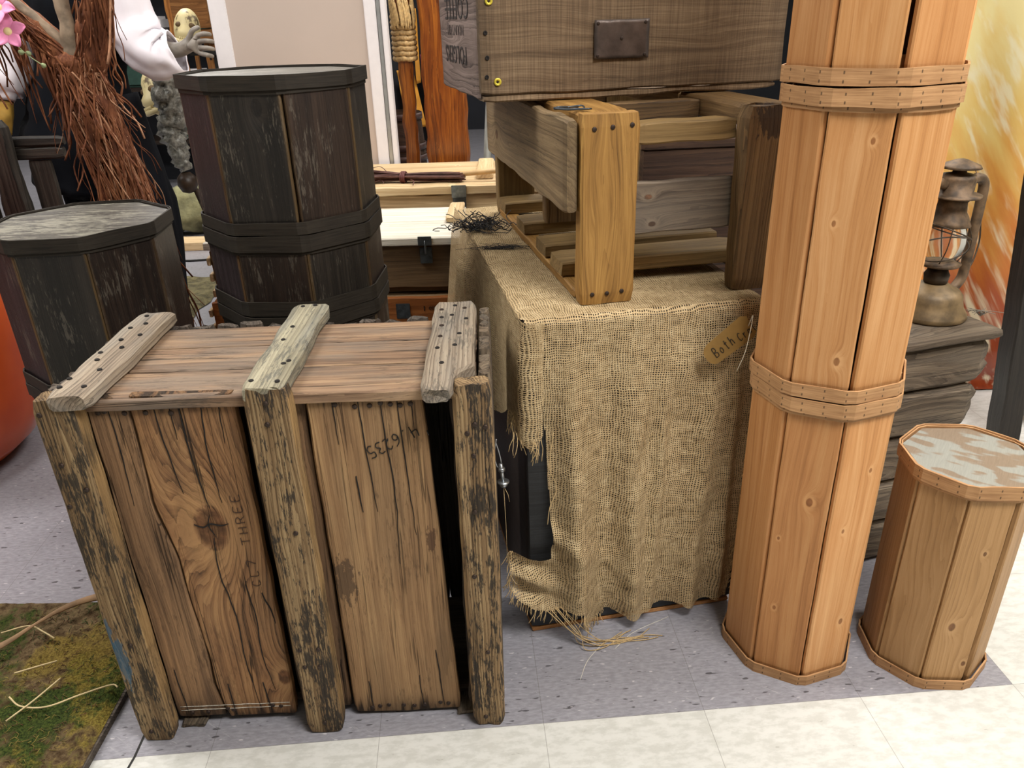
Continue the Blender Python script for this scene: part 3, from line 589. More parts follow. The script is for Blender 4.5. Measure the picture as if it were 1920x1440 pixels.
# ------------------------------------------------------------------ black painted box under the burlap
BLKBOX = wood('black_painted_board', '#0c0c0d', '#1e1f20', '#34363a', ring=60, bump=0.4, contrast=0.4, stain=0.5, rough=0.5, spec=0.4, mottle=(0.3, '#6d6552', 0.80))
BLKBOX2 = wood('dark_brown_board', '#0d0908', '#211813', '#35281f', ring=70, bump=0.4, contrast=0.4, stain=0.5, rough=0.6)
BB = thing('storage_box', 'black painted wooden box standing under the draped burlap', 'box', (0.027, 1.256, 0), 0.178)
board('front_panel', BLKBOX, BB, (0.0, 0.0, 0.012), (0.456, 0.018, 0.709), 'x', '-y', wob=0.0005)
board('side_panel', BLKBOX2, BB, (0.0, 0.019, 0.012), (0.018, 0.87, 0.709), 'y', '-x', wob=0.0005)
board('side_panel', BLKBOX2, BB, (0.438, 0.019, 0.012), (0.456, 0.87, 0.709), 'y', 'x', wob=0.0005)
board('back_panel', BLKBOX2, BB, (0.0, 0.871, 0.012), (0.456, 0.886, 0.709), 'x', 'y', wob=0.0005)
board('top_panel', BLKBOX2, BB, (0.019, 0.019, 0.693), (0.437, 0.870, 0.709), 'y', 'z', wob=0.0005)
board('base_strip', PINE[0], BB, (0.0, 0.001, 0.0), (0.456, 0.88, 0.0115), 'y', 'z', wob=0.0005)

# ------------------------------------------------------------------ burlap
def burlap_mat():
    g = G('burlap_weave'); uv = g.n('TexCoord', 2); P = g.n('TexCoord', 3)
    wv = g.noise(P, 9, 3, o=1); wd = g.vec('SCALE', g.vec('SUBTRACT', wv, (0.5, 0.5, 0.5))); wd.node.inputs[3].default_value = 0.030
    w2 = g.noise(g.vec('MULTIPLY', P, (1, 1, 1)), 90, 2, o=1); wd2 = g.vec('SCALE', g.vec('SUBTRACT', w2, (0.5, 0.5, 0.5))); wd2.node.inputs[3].default_value = 0.0022
    q = g.vec('ADD', g.vec('ADD', uv, wd), wd2)
    s = g.nt.nodes.new('ShaderNodeSeparateXYZ'); g.put(s.inputs[0], q)
    T = 0.0043
    fu, fv = g.math('DIVIDE', s.outputs[0], T), g.math('DIVIDE', s.outputs[1], T*0.93)
    a = g.math('ABSOLUTE', g.math('SUBTRACT', g.math('FRACT', g.math('ADD', fu, 300.0)), 0.5))   # 0 at thread centre .. 0.5 hole
    b = g.math('ABSOLUTE', g.math('SUBTRACT', g.math('FRACT', g.math('ADD', fv, 300.0)), 0.5))
    tu = g.noise(g.n('CombineXYZ', X=g.math('ROUND', fu), Y=g.math('MULTIPLY', s.outputs[1], 16)), 2.1, 2)
    tv = g.noise(g.n('CombineXYZ', X=g.math('ROUND', fv), Y=g.math('MULTIPLY', s.outputs[0], 16), Z=5.0), 2.1, 2)
    wu = g.math('MULTIPLY_ADD', tu, 0.36, 0.085); wvv = g.math('MULTIPLY_ADD', tv, 0.36, 0.085)
    ou, ov = g.math('GREATER_THAN', a, wu), g.math('GREATER_THAN', b, wvv)
    hole = g.math('MULTIPLY', ou, ov)
    par = g.math('ABSOLUTE', g.math('SUBTRACT', g.math('FRACT', g.math('MULTIPLY', g.math('ADD', g.math('ROUND', fu), g.math('ROUND', fv)), 0.5)), 0.0))
    over = g.math('GREATER_THAN', par, 0.25)
    ha = g.math('MULTIPLY', g.math('SUBTRACT', 1.0, g.math('POWER', g.math('MULTIPLY', a, 2.2), 2.0)), g.math('MULTIPLY_ADD', over, 0.45, 0.55))
    hb = g.math('MULTIPLY', g.math('SUBTRACT', 1.0, g.math('POWER', g.math('MULTIPLY', b, 2.2), 2.0)), g.math('MULTIPLY_ADD', over, -0.45, 1.0))
    h = g.math('MAXIMUM', ha, hb)
    f = g.noise(P, 700, 2); big = g.noise(P, 5, 4)
    c = g.ramp(g.math('ADD', g.math('MULTIPLY', f, 0.45), g.math('ADD', g.math('MULTIPLY', tu, 0.3), g.math('MULTIPLY', tv, 0.3))), [(0.3, lin('#8d7653')), (0.5, lin('#bba27a')), (0.72, lin('#dac6a0'))])
    c = g.mix(g.math('MULTIPLY', g.smooth(big, 0.45, 0.75), 0.35), c, lin('#8c7351'))
    c = g.mix(g.math('MULTIPLY', g.math('SUBTRACT', 1.0, g.smooth(h, 0.1, 0.6)), 0.6), c, lin('#5c482d'))
    g.fin(c, 0.85, g.bump(h, 0.8, 0.0012), spec=0.12)
    tr = g.nt.nodes.new('ShaderNodeBsdfTransparent'); mx = g.nt.nodes.new('ShaderNodeMixShader')
    g.put(mx.inputs[0], hole); g.nt.links.new(g.b.outputs[0], mx.inputs[1]); g.nt.links.new(tr.outputs[0], mx.inputs[2]); g.nt.links.new(mx.outputs[0], g.out.inputs[0])
    return g.m
BURLAP = burlap_mat(); THREAD = plain('jute_thread', '#c2a678', 0.85, 0, 0.2, 300, 0.2)
POLY = [(-.004, .722), (.012, .66), (.022, .60), (.028, .534), (.033, .476), (.037, .331), (.041, .25), (.036, .212), (.012, .212), (-.006, .221), (-.026, .238), (-.040, .247), (-.046, .225), (-.047, .18), (-.045, .144), (-.034, .12),
        (-.005, .099), (.02, .085), (.044, .076), (.08, .083), (.100, .078), (.104, .05), (.111, .038), (.14, .026), (.155, .034), (.163, .044), (.19, .033), (.216, .027), (.26, .031), (.311, .040), (.335, .034), (.363, .026), (.40, .026), (.442, .024), (.452, .12), (.458, .3), (.459, .55), (.460, .722)]
def inside(x, y, P=POLY):
    c = False; j = len(P)-1
    for i in range(len(P)):
        if (P[i][1] > y) != (P[j][1] > y) and x < (P[j][0]-P[i][0])*(y-P[i][1])/(P[j][1]-P[i][1])+P[i][0]: c = not c
        j = i
    return c
def nearest(x, y):
    best = None
    for (ax, ay), (bx, by) in zip(POLY, POLY[1:]):
        dx, dy = bx-ax, by-ay; t = max(0, min(1, ((x-ax)*dx+(y-ay)*dy)/(dx*dx+dy*dy+1e-12))); px, py = ax+t*dx, ay+t*dy
        d = math.hypot(px-x, py-y)
        if best is None or d < best[0]: best = (d, px, py)
    return best
def gs(x, c, w): return math.exp(-((x-c)/w)**2)
def front_y(a, z):
    s = max(0.0, (0.722-z)/0.7); s1 = min(1, s*3)
    lean_ = 0.02*(s-0.5)
    o = 0.007 + s1*0.006
    o += s1*(0.014+0.040*s)*gs(a, 0.075+0.015*s, 0.022+0.010*s)
    o -= s1*0.010*gs(a, 0.150, 0.016)
    o += s1*(0.008+0.022*s)*gs(a, 0.205+lean_, 0.024)
    o += s1*(0.006+0.012*s)*gs(a, 0.262-lean_*.5, 0.012)
    o -= s1*0.004*gs(a, 0.285, 0.03)
    o += s1*(0.006+0.016*s)*gs(a, 0.355-lean_, 0.020)
    o += s1*(0.004+0.004*s)*gs(a, 0.415, 0.012)
    o += 0.010*gs(a, 0.30, 0.03)*gs(z, 0.60, 0.05)+0.008*gs(a-0.3*(z-.5), 0.22, 0.02)*gs(z, 0.5, 0.12)
    o += s1*0.005*math.sin(a*62+z*6)*s + 0.009*s1*nz(a*11, z*7, 3.1) + 0.003*s1*nz(a*34, z*26, 8.1)
    # diagonal pull from the middle towards the lower left tail
    t = a*0.75+(z-0.10)*1.0
    if z < 0.42: o += 0.016*gs(t, 0.20, 0.035)*gs(a, 0.07, 0.12)*min(1, (0.42-z)*6)
    if a < 0.06 and z < 0.3:
        k = min(1, (0.06-a)*14); ang = (z-0.215)+(a+0.0)*0.6
        o += k*(0.012*math.sin(ang*95)+0.014)
    if a > 0.415: o = o*max(0.0, 1-(a-0.415)/0.03)
    return -max(0.006, o)
V, F, UV = [], [], []
st = 0.0048; idx = {}
nx0, nx1, nzk = int(-0.064/st)-1, int(0.465/st)+1, int(0.72/st)
zt = 0.7195
def fv_(i, j):
    if (i, j) in idx: return idx[(i, j)]
    a = i*st; z = zt - j*st
    if not inside(a, z):
        d, a2, z2 = nearest(a, z)
        if d < st*1.5: a, z = a2, min(z2, zt)
    y = front_y(a, z)
    if j == 0: y = 0.004
    elif j == 1: y = -0.002
    V.append((a, y, z if j else 0.7205)); UV.append((a, z)); idx[(i, j)] = len(V)-1; return idx[(i, j)]
for i in range(nx0, nx1):
    for j in range(0, nzk+1):
        ac, zc = (i+.5)*st, zt-(j+.5)*st
        if inside(ac, zc): F.append((fv_(i, j), fv_(i, j+1), fv_(i+1, j+1), fv_(i+1, j)))
# top sheet
nu, nv = 60, 112; base = len(V)
for j in range(nv+1):
    for i in range(nu+1):
        a = -0.008+0.468*i/nu; v = 0.004+0.90*j/nv
        e = min(a+0.008, 0.46-a, v)
        z = 0.7205 - 0.006*max(0, 1-e/0.012)*(1 if v > 0.02 else 0) + 0.0012*nz(a*14, v*14, 2)*min(1, e*30)
        z = min(z, 0.7208)
        V.append((a, v, z)); UV.append((a, zt+v))
for j in range(nv):
    for i in range(nu):
        b = base+j*(nu+1)+i; F.append((b, b+1, b+nu+2, b+nu+1))
# left side drop, with a free corner curling round the front edge
nv2, nd = 150, 96; base = len(V)
def zbot(v):
    P = [(-0.03, .50), (-0.012, .468), (0.0, .49), (0.05, .515), (0.10, .50), (0.2, .44), (0.35, .40), (0.6, .36), (0.95, .36)]
    for (a, za), (b, zb) in zip(P, P[1:]):
        if v <= b: t = (v-a)/(b-a); return za*(1-t)+zb*t
    return .2
for i in range(nv2+1):
    v = -0.03+0.975*i/nv2
    for j in range(nd+1):
        d = (0.7195-zbot(v))*j/nd; s = d/0.5; s1 = min(1, d*14)
        u = -0.009 - s1*0.006 - s*0.030*(1+math.sin(v*21+1.0))*min(1.0, 0.15+max(0, v-.05)*4) - 0.035*s1*gs(v, 0.62, 0.05)*0.7 
        vv = v
        if v < 0.006:      # wraps round the front edge of the box
            w = 0.006-v; vv = 0.006-0.022*min(1, w/0.012)-0.006*s*math.sin(w*90)-0.008*s*s1; u = u*max(0, 1-w/0.02) + 1.05*max(0, w-0.008) - 0.004*s1
        V.append((u, vv, 0.7145-d + (0.0 if d > 0.004 else 0.004))); UV.append((v+0.13, d+0.07))
for i in range(nv2):
    for j in range(nd):
        b = base+i*(nd+1)+j; F.append((b, b+nd+1, b+nd+2, b+1))
BC = thing('burlap_cloth', 'loose-woven tan burlap sheet draped over the black box, with frayed hem', 'cloth', (0.027, 1.256, 0), 0.178)
cl = mesh('woven_sheet', V, F, BURLAP, BC, smooth=True, uvs=UV)
# fringes
fr = []
def fringe(x, y, z, dx, dy, dz, L, n=5):
    p = Vector((x, y, z)); pts = [p.copy()]; d = Vector((dx, dy, dz)).normalized()
    for k in range(n):
        d = (d + Vector((rnd.uniform(-.3, .3), rnd.uniform(-.2, .2), rnd.uniform(-.3, .15)))).normalized(); p = p + d*(L/n); p.z = max(p.z, 0.002); pts.append(p.copy())
    fr.append((pts, 0.0008))
for (ax, ay), (bx, by) in list(zip(POLY, POLY[1:]))[11:33]:
    L = math.hypot(bx-ax, by-ay); frayed = ax < 0.15
    for k in range(max(1, int(L/(0.0042 if frayed else 0.012)))):
        t = rnd.random(); x, z = ax+(bx-ax)*t, ay+(by-ay)*t; y = front_y(x, z)
        if ax > 0.16: continue
        fringe(x, y-0.001, z+0.002, -0.25 if ax < 0 else 0.1, -0.15, -0.9, rnd.uniform(.012, .036) if frayed else 0.01)
for k in range(70):
    z = rnd.uniform(0.05, 0.68); x = 0.452+0.004*nz(z*9); fringe(x, front_y(x, z)-0.004, z, rnd.uniform(-.5, -.1), -0.05, -0.9, rnd.uniform(.012, .03))
for k in range(46):
    v = rnd.uniform(-0.028, 0.09); fringe(-0.03+0.02*rnd.random() if v > 0 else rnd.uniform(-.02, .02), v-0.01, zbot(v)+0.004, rnd.uniform(-.2, .3), -.2, -.9, rnd.uniform(.02, .05))
fringe_o = many_tubes('fringe', fr, THREAD, BC, n=4); fringe_o['kind'] = 'stuff'
lt = []
for k in range(9):
    x0 = rnd.uniform(.02, .06); pts = spline([(x0, -0.03, 0.085), (x0+0.03+.01*k*.3, -0.045-rnd.random()*.02, 0.035), (0.09+.008*k, -0.05-rnd.random()*.03, 0.005), (0.13+.013*k, -0.06-rnd.random()*.02, 0.003), (0.19+0.01*k, -0.065+rnd.random()*.03-.002*k, 0.003)], 5); lt.append((pts, 0.001))
lt.append((spline([(.045, -.02, .50), (.035, -.03, .43), (.05, -.025, .38), (.035, -.03, .34), (.03, -.03, .30)], 5), 0.001))
tail_thr = many_tubes('trailing_thread', lt, THREAD, BC, n=4); tail_thr['kind'] = 'stuff'

# paper tag
TAG = plain('kraft_tag', '#8a6a35', 0.6, 0, 0.06, 60, 0.05)
PT = thing('paper_tag', 'brown card tag with black handwriting hanging on the burlap beside the tall pine column', 'tag', (0.027, 1.256, 0), 0.178)
to, te, tn = Vector((0.328, -0.042, 0.627)), Vector((0.80, 0.02, 0.60)).normalized(), None
tn = Vector((-0.60, 0, 0.80)); tn = (tn - te*tn.dot(te)).normalized(); tk = te.cross(tn)
vs = []
for (a, b) in [(0, .006), (0.002, .015), (0.008, .022), (.015, .025), (.092, .028), (.102, .02), (.102, -.02), (.092, -.026), (.015, -.022), (.008, -.02), (0.002, -.012), (0, -.004)]: vs.append(to+te*a+tn*b)
nn = len(vs); vs2 = vs+[v+tk*0.0006 for v in vs]
mesh('card', vs2, [tuple(range(nn)), tuple(reversed(range(nn, 2*nn)))]+[(i, (i+1) % nn, nn+(i+1) % nn, nn+i) for i in range(nn)], TAG, PT)
writing('handwriting', 'Both', BLACK, PT, to+te*0.016-tn*0.010+tk*0.0012, te, tn, 0.021, 0.0095, 0.0007)
writing('handwriting', 'Crates', BLACK, PT, to+te*0.068-tn*0.014+tk*0.0012, te, tn, 0.017, 0.008, 0.0007)
many_tubes('tie_string', [(spline([to+te*0.095, to+te*0.09+Vector((0, -.02, .03)), to+te*0.075+Vector((0, -.03, -.02)), to+te*0.065+Vector((0, -.02, -.06))], 6), 0.0008)], plain('white_string', '#cfc5ae', 0.8), PT)

# black raffia tuft
RAF = plain('black_raffia', '#1b1718', 0.6, 0, 0.2)
L = []
for k in range(70):
    p = Vector((rnd.gauss(0, .022), rnd.gauss(0, .02), 0.004)); a = rnd.random()*6.28; pts = []
    for q in range(9):
        pts.append(p.copy()); a += rnd.uniform(-1.2, 1.2); p = p+Vector((math.cos(a)*.011, math.sin(a)*.009, rnd.uniform(-.008, .011))); p.z = max(.002, min(.045, p.z))
    L.append((pts, .0011))
def raffia(lbl, loc, sc):
    o = many_tubes('raffia_tuft', L, RAF, None); o.location = loc; o.scale = (sc, sc, sc); tag(o, lbl, 'raffia'); return o
raffia('curly black raffia tuft on the burlap beside the slatted frame', (-0.078, 1.90, 0.7225), 1.0)
o = raffia('small flat wisp of black raffia on the burlap, nearer the camera than the tuft', (-0.022, 1.72, 0.7215), 0.5); o.scale = (0.9, 0.3, 0.25)

# hanging bolt between crate and burlap
HB = thing('hanging_bolt', 'zinc bolt with washers hanging on wire between the plank crate and the burlap', 'bolt', (-0.019, 1.19, 0))
tube('wire_loop', spline([(-.012, 0, .52), (-.017, -.004, .49), (-.012, 0, .462), (-.005, .004, .465), (-.008, .002, .49), (-.014, 0, .515)], 6), 0.0012, STEEL, HB)
tube('shank', [(-.006, 0, .468), (-.002, 0, .425)], 0.0035, STEEL, HB, n=12)
lathe('nut', [(0.001, .452), (.0065, .452), (.0065, .459), (.001, .459)], STEEL, HB, loc=(-.0045, 0, 0), n=6)
lathe('washer', [(0.001, .428), (.011, .428), (.011, .4305), (.001, .4305)], STEEL, HB, loc=(-.002, 0, 0), n=20)
lathe('bolt_head', [(0.001, .420), (.007, .420), (.007, .427), (.001, .427)], STEEL, HB, loc=(-.002, 0, 0), n=6)
many_tubes('cord', [([(-.002, 0, .42), (.0, -.002, .34), (0.0, 0, .25)], .0006), ([(-.002, 0, .42), (.006, 0, .40), (.008, 0, .385)], .0006)], THREAD, HB)

# ------------------------------------------------------------------ slatted open frame on the burlap
OAK = wood('golden_lumber', '#543a1c', '#8f6936', '#bb9150', ring=120, bump=0.35, contrast=0.5, stain=0.4, rough=0.6, spec=0.3, mottle=(0.3, '#6b4a24', 0.72), enddark=0.1, knots=[], warp=0.03)
OAK2 = wood('olive_lumber', '#463721', '#7c643f', '#a3875a', ring=90, bump=0.4, contrast=0.6, stain=0.4, rough=0.65, enddark=0.2)
OAK3 = wood('grain_lumber', '#382a1b', '#6f573a', '#94774f', ring=130, bump=0.5, contrast=0.9, stain=0.5, rough=0.65, enddark=0.3, patch=[(0.14, 0.0, 0.035, 0.035, '#2b2220')])
GREYB = wood('grey_board', '#2f2823', '#5f5449', '#8b7c6a', ring=55, bump=0.4, contrast=0.8, stain=0.5, rough=0.7, knots=[(-0.06, 0.02, 0.006), (-0.05, -0.03, 0.006)], grey=(0.5, '#6a645d'))
TAUPE = wood('taupe_board', '#3c3020', '#746046', '#9a8462', ring=70, bump=0.3, contrast=0.6, stain=0.5, rough=0.65, knots=[(0.24, 0.02, 0.014)], grey=(0.4, '#7a6d5a'), mottle=(0.4, '#332a20', 0.72), enddark=0.3)
SF = thing('slatted_crate_frame', 'open lumber frame with slats and grey boards, standing on the burlap', 'crate', (0.128, 1.316, 0.722), 0.197)
H = 0.331
pl_ = board('corner_post', OAK, SF, (0.0, 0.0, 0.0), (0.102, 0.036, H), 'z', '-y', b=0.004, wob=0.001)
pr_ = board('corner_post', OAK3, SF, (0.297, 0.002, 0.0), (0.397, 0.042, H), 'z', '-y', b=0.005, wob=0.004, chip=0.004)
board('top_rail', OAK, SF, (0.002, 0.038, H-0.037), (0.100, 0.76, H), 'y', 'z', b=0.004)
board('top_rail', OAK3, SF, (0.300, 0.044, H-0.037), (0.397, 0.76, H), 'y', 'z', b=0.005)
board('side_board', TAUPE, SF, (-0.024, 0.014, 0.165), (-0.002, 0.775, H-0.008), 'y', '-x', b=0.004, wob=0.003, chip=0.003, el=None)
board('front_rail', OAK2, SF, (0.104, 0.040, 0.272), (0.298, 0.088, 0.308), 'x', '-y', b=0.003, wob=0.002)
board('front_rail', OAK3, SF, (0.104, 0.20, 0.285), (0.298, 0.235, 0.325), 'x', '-y', b=0.003, wob=0.002)
board('middle_board', GREYB, SF, (0.090, 0.046, 0.112), (0.310, 0.064, 0.206), 'x', '-y', b=0.003, wob=0.002)
board('bottom_rail', OAK, SF, (0.0, 0.038, 0.0), (0.034, 0.76, 0.019), 'y', 'z', b=0.003)
board('bottom_rail', OAK3, SF, (0.363, 0.044, 0.0), (0.397, 0.76, 0.019), 'y', 'z', b=0.003)
for v0, v1 in ((0.115, 0.205), (0.248, 0.335), (0.445, 0.535), (0.665, 0.755)):
    board('slat', OAK2, SF, (-0.002, v0, 0.0195), (0.385, v1, 0.048), 'x', 'z', b=0.003, wob=0.002)
board('rear_post', OAK2, SF, (0.0, 0.765, 0.0), (0.10, 0.80, H), 'z', '-y')
board('rear_post', OAK2, SF, (0.297, 0.765, 0.0), (0.397, 0.80, H), 'z', '-y')
board('inner_post', OAK3, SF, (0.045, 0.425, 0.049), (0.135, 0.46, H-0.04), 'z', '-y')
board('rear_rail', OAK3, SF, (0.104, 0.765, 0.25), (0.294, 0.795, H), 'x', '-y')
for x, y in [(0.142, 0.030), (0.144, -0.002), (0.146, -0.036), (-0.146, 0.028), (-0.146, 0.0), (-0.144, -0.028)]:
    nail(pl_, x, y)
many_tubes('twisted_wire', [(spline([(0.0+.03*math.sin(t*1.7), 0.05+.015*math.cos(t*2.3)+t*.006, H+.004+.003*math.sin(t*3)) for t in range(9)], 4), 0.0016)], plain('dull_wire', '#5a6168', 0.4, 0.8), SF)

# ------------------------------------------------------------------ coffee crate on top
COFW = wood('sawn_brown_plank', '#3f3024', '#7c664e', '#a38b6e', ring=42, bump=0.45, contrast=0.35, stain=0.4, rough=0.75, saw=0.55, warp=0.025, enddark=0.45, fibre=0.8)
COFS = wood('purple_grey_plank', '#352b28', '#6d5d56', '#94827a', ring=38, bump=0.5, contrast=1.1, stain=0.5, rough=0.75, warp=0.04, enddark=0.35)
CC = thing('coffee_crate', 'brown plank crate with stencilled coffee lettering, sitting on the slatted frame', 'crate', (-0.04, 1.527, 1.056), 0.245)
fp = board('front_plank', COFW, CC, (0.0, 0.0, 0.012), (0.628, 0.02, 0.33), 'x', '-y', b=0.003, wob=0.002, chip=0.003)
sp_ = board('side_plank', COFS, CC, (0.0, 0.022, 0.004), (0.018, 0.42, 0.33), 'y', '-x', b=0.003, wob=0.002, chip=0.006)
board('side_plank', COFS, CC, (0.610, 0.022, 0.004), (0.628, 0.42, 0.33), 'y', 'x', b=0.003)
board('bottom_cleat', COFW, CC, (0.004, 0.004, 0.0), (0.622, 0.05, 0.0115), 'x', '-y', b=0.003, wob=0.002)
board('bottom_plank', COFW, CC, (0.02, 0.055, 0.0), (0.608, 0.40, 0.012), 'x', 'z')
board('back_plank', COFW, CC, (0.02, 0.40, 0.012), (0.608, 0.42, 0.33), 'x', 'y')
0 and board('side_lug', COFS, CC, (-0.012, 0.40, 0.02), (0.016, 0.50, 0.10), 'y', '-x', b=0.003)
STEN = plain('stencil_ink', '#2a2220', 0.8, 0, 0.4, 200)
lettering('stencilled_word', 'COFFEE', STEN, CC, (-0.0008, 0.095, 0.184), (0, 1, 0), (0, 0, -1), 0.040, 0.245, -0.002)['label'] = 'stencilled word COFFEE, upside down'
lettering('stencilled_word', 'FOLGERS', STEN, CC, (-0.0008, 0.130, 0.094), (0, 1, 0), (0, 0, -1), 0.034, 0.225, -0.002)['label'] = 'stencilled word FOLGERS, upside down'
lettering('stencilled_word', 'MOUNTAIN', plain('faint_ink', '#554844', 0.8), CC, (-0.0006, 0.150, 0.134), (0, 1, 0), (0, 0, -1), 0.020, 0.17, -0.002)['label'] = 'faint stencilled line, upside down'
# pressed metal plate
PLATE = plain('tarnished_plate', '#5c524d', 0.38, 0.55, 0.3, 25, 0.5, bdist=0.004)
vs, fs = [], []; nxp, nyp = 14, 10
for j in range(nyp+1):
    for i in range(nxp+1):
        x = 0.219+0.111*i/nxp; z = 0.068+0.068*j/nyp; vs.append((x+.001*nz(z*90, 1), -0.0035-0.002*abs(nz(x*30, z*40, 4)), z+.0012*nz(x*70, 3)))
for j in range(nyp):
    for i in range(nxp): a = j*(nxp+1)+i; fs.append((a, a+1, a+nxp+2, a+nxp+1))
pt = mesh('metal_plate', vs, fs, PLATE, CC, smooth=True)
md = pt.modifiers.new('solid', 'SOLIDIFY'); md.thickness = 0.0015; md.offset = 1
for x, z in [(0.226, .130), (0.322, .130), (0.226, .074), (0.322, .074), (0.274, .103)]:
    o = bpy.data.objects.new('rivet', NAILME); COL.objects.link(o); o.parent = pt; o.location = (x, -0.0055, z); o.rotation_euler = (R(90), 0, 0); o.scale = (.8, .8, .8)
YEL = plain('brass_washer', '#d9c64a', 0.35, 0.4, 0.15, 200)
WM = lathe('w', [(0.0025, 0), (0.0072, 0), (0.0072, 0.0016), (0.0052, 0.0028), (0.0028, 0.0016), (0.0025, 0.0)], YEL, cap=False, n=20); WME = WM.data; bpy.data.objects.remove(WM)
for x, z in [(0.018, 0.172), (0.030, 0.036)]:
    o = bpy.data.objects.new('cup_washer', WME); COL.objects.link(o); o.parent = CC; o.location = (x, -0.0004, z); o.rotation_euler = (R(90), 0, 0); o['label'] = 'yellow brass cup washer'
    q = bpy.data.objects.new('screw', NAILME); COL.objects.link(q); q.parent = o; q.location = (0, 0, -0.0002); q.scale = (.6, .6, .6)
for x, z in [(0.006, .12), (0.008, .078), (0.006, .045)]: nail(fp, x-0.314+.004, z-0.171, me=HOLEME, name='nail_hole')
# local board frame of fp: ex=x, ez=-y, ey = ez x ex = z

# ------------------------------------------------------------------ log box with lantern
LOGW = wood('grey_log', '#241c15', '#5c4f41', '#8e7d68', ring=60, bump=0.7, contrast=0.9, stain=0.5, rough=0.75, warp=0.05, cracks=0.5, grey=(0.4, '#6c665c'), enddark=0.3)
LB = thing('log_cabin_box', 'grey box of stacked half-log planks behind the short pine drum', 'box', (1.048, 1.50, 0), R(15.5))
n = 5; hh = 0.556/n
def halflog(name, x0, x1, y0, y1, z0, z1, axis):
    """plank with a bulging outer face"""
    L = (x1-x0) if axis == 'x' else (y1-y0); vs, fs = board_geo(L, z1-z0-0.003, (y1-y0) if axis == 'x' else (x1-x0), b=0.012, wob=0.002, seed=rnd.random()*60, chip=0.008, M=7, fd=0.0015)
    o = mesh(name, vs, fs, LOGW, LB); c = ((x0+x1)/2, (y0+y1)/2, (z0+z1)/2)
    return place(o, c, (1, 0, 0), (0, 0, 1), (0, -1, 0)) if axis == 'x' else place(o, c, (0, 1, 0), (0, 0, 1), (1, 0, 0))
for k in range(n):
    sh = [-0.034, -0.030, -0.026, -0.014, -0.006][k]
    halflog('log_plank', -0.36, sh, 0.012, 0.047, k*hh, (k+1)*hh, 'x')
    halflog('log_plank', -0.36, sh, 0.30, 0.335, k*hh, (k+1)*hh, 'x')
    halflog('side_plank', sh-0.045, sh-0.012, 0.049, 0.298, k*hh, (k+1)*hh, 'y')
    halflog('side_plank', -0.35, -0.316, 0.049, 0.298, k*hh, (k+1)*hh, 'y')
board('top_board', LOGW, LB, (-0.37, -0.004, 0.556), (0.0, 0.17, 0.576), 'x', 'z', b=0.005, wob=0.004, chip=0.01, fd=0.001)
board('top_board', LOGW, LB, (-0.37, 0.172, 0.556), (-0.004, 0.345, 0.575), 'x', 'z', b=0.005, wob=0.004, chip=0.01, fd=0.001)
RUST = plain('rusted_tin', '#5e4a35', 0.6, 0.2, 0.6, 38, 0.7, bdist=0.002); RUST2 = plain('rusty_tank', '#6f5b3e', 0.55, 0.2, 0.45, 24, 0.4, bdist=0.002)
RUSTD = plain('dark_rust', '#43382c', 0.5, 0.6, 0.4, 50, 0.4)
LN = thing('hurricane_lantern', 'rusty hurricane lantern standing on the grey log box', 'lantern', (0.935, 1.595, 0.5765), R(20))
lathe('fuel_tank', [(0.01, 0), (.074, 0), (.077, .004), (.075, .012), (.066, .026), (.062, .040), (.060, .052), (.052, .062), (.036, .068), (.03, .074), (.012, .078)], RUST2, LN, n=40)
lathe('burner', [(.012, .074), (.024, .078), (.026, .095), (.022, .102), (.02, .108)], RUSTD, LN, n=28)
lathe('globe_plate', [(.012, .112), (.040, .116), (.043, .121), (.030, .128), (.018, .132)], RUST, LN, n=32)
gg = G('smoky_glass'); gg.fin((0.9, 0.88, 0.82, 1), 0.08); gg.b.inputs['Transmission Weight'].default_value = 0.95; gg.b.inputs['IOR'].default_value = 1.1
lathe('globe', [(.028, .128), (.040, .150), (.043, .170), (.038, .195), (.028, .212)], gg.m, LN, n=32, cap=False)
lathe('globe_collar', [(.044, .204), (.040, .212), (.036, .222), (.030, .232), (.028, .25), (.028, .262)], RUST, LN, n=32)
lathe('chimney', [(.028, .262), (.052, .264), (.052, .268), (.034, .270), (.035, .300), (.032, .308), (.014, .312), (.012, .320)], RUST, LN, n=32)
lathe('cap', [(.012, .322), (.040, .322), (.036, .328), (.012, .338), (.004, .340)], RUST, LN, n=32)
for sg in (1, -1):
    pts = spline([(sg*.056, 0, .050), (sg*.076, 0, .075), (sg*.080, 0, .11), (sg*.080, 0, .18), (sg*.080, 0, .25), (sg*.076, 0, .285), (sg*.056, 0, .296), (sg*.034, 0, .290)], 6)
    tube('side_tube', pts, .0105, RUST, LN, n=12)
tube('bail_handle', spline([(.084, .008, .292), (.102, .015, .27), (.106, .02, .24), (.118, .02, .20), (.118, .01, .15), (.098, 0, .105), (.084, 0, .10)], 6), .0017, RUSTD, LN)
for rr, zz, tl_ in ((.048, .150, .3), (.049, .190, -.35)):
    tube('globe_guard', [Vector((rr*math.cos(a*math.pi/16), rr*math.sin(a*math.pi/16), zz+.03*tl_*math.cos(a*math.pi/16)*2)) for a in range(33)], .0014, RUSTD, LN)
for a in (0.6, 2.4, 3.8, 5.4):
    tube('guard_wire', spline([(.03*math.cos(a), .03*math.sin(a), .122), (.052*math.cos(a+.2), .052*math.sin(a+.2), .165), (.034*math.cos(a+.4), .034*math.sin(a+.4), .222)], 6), .0012, RUSTD, LN)
tube('chain', [Vector((.044+.003*math.sin(k*1.9), .004*math.cos(k*1.9), .325-.0035*k)) for k in range(24)], .0013, RUST, LN)
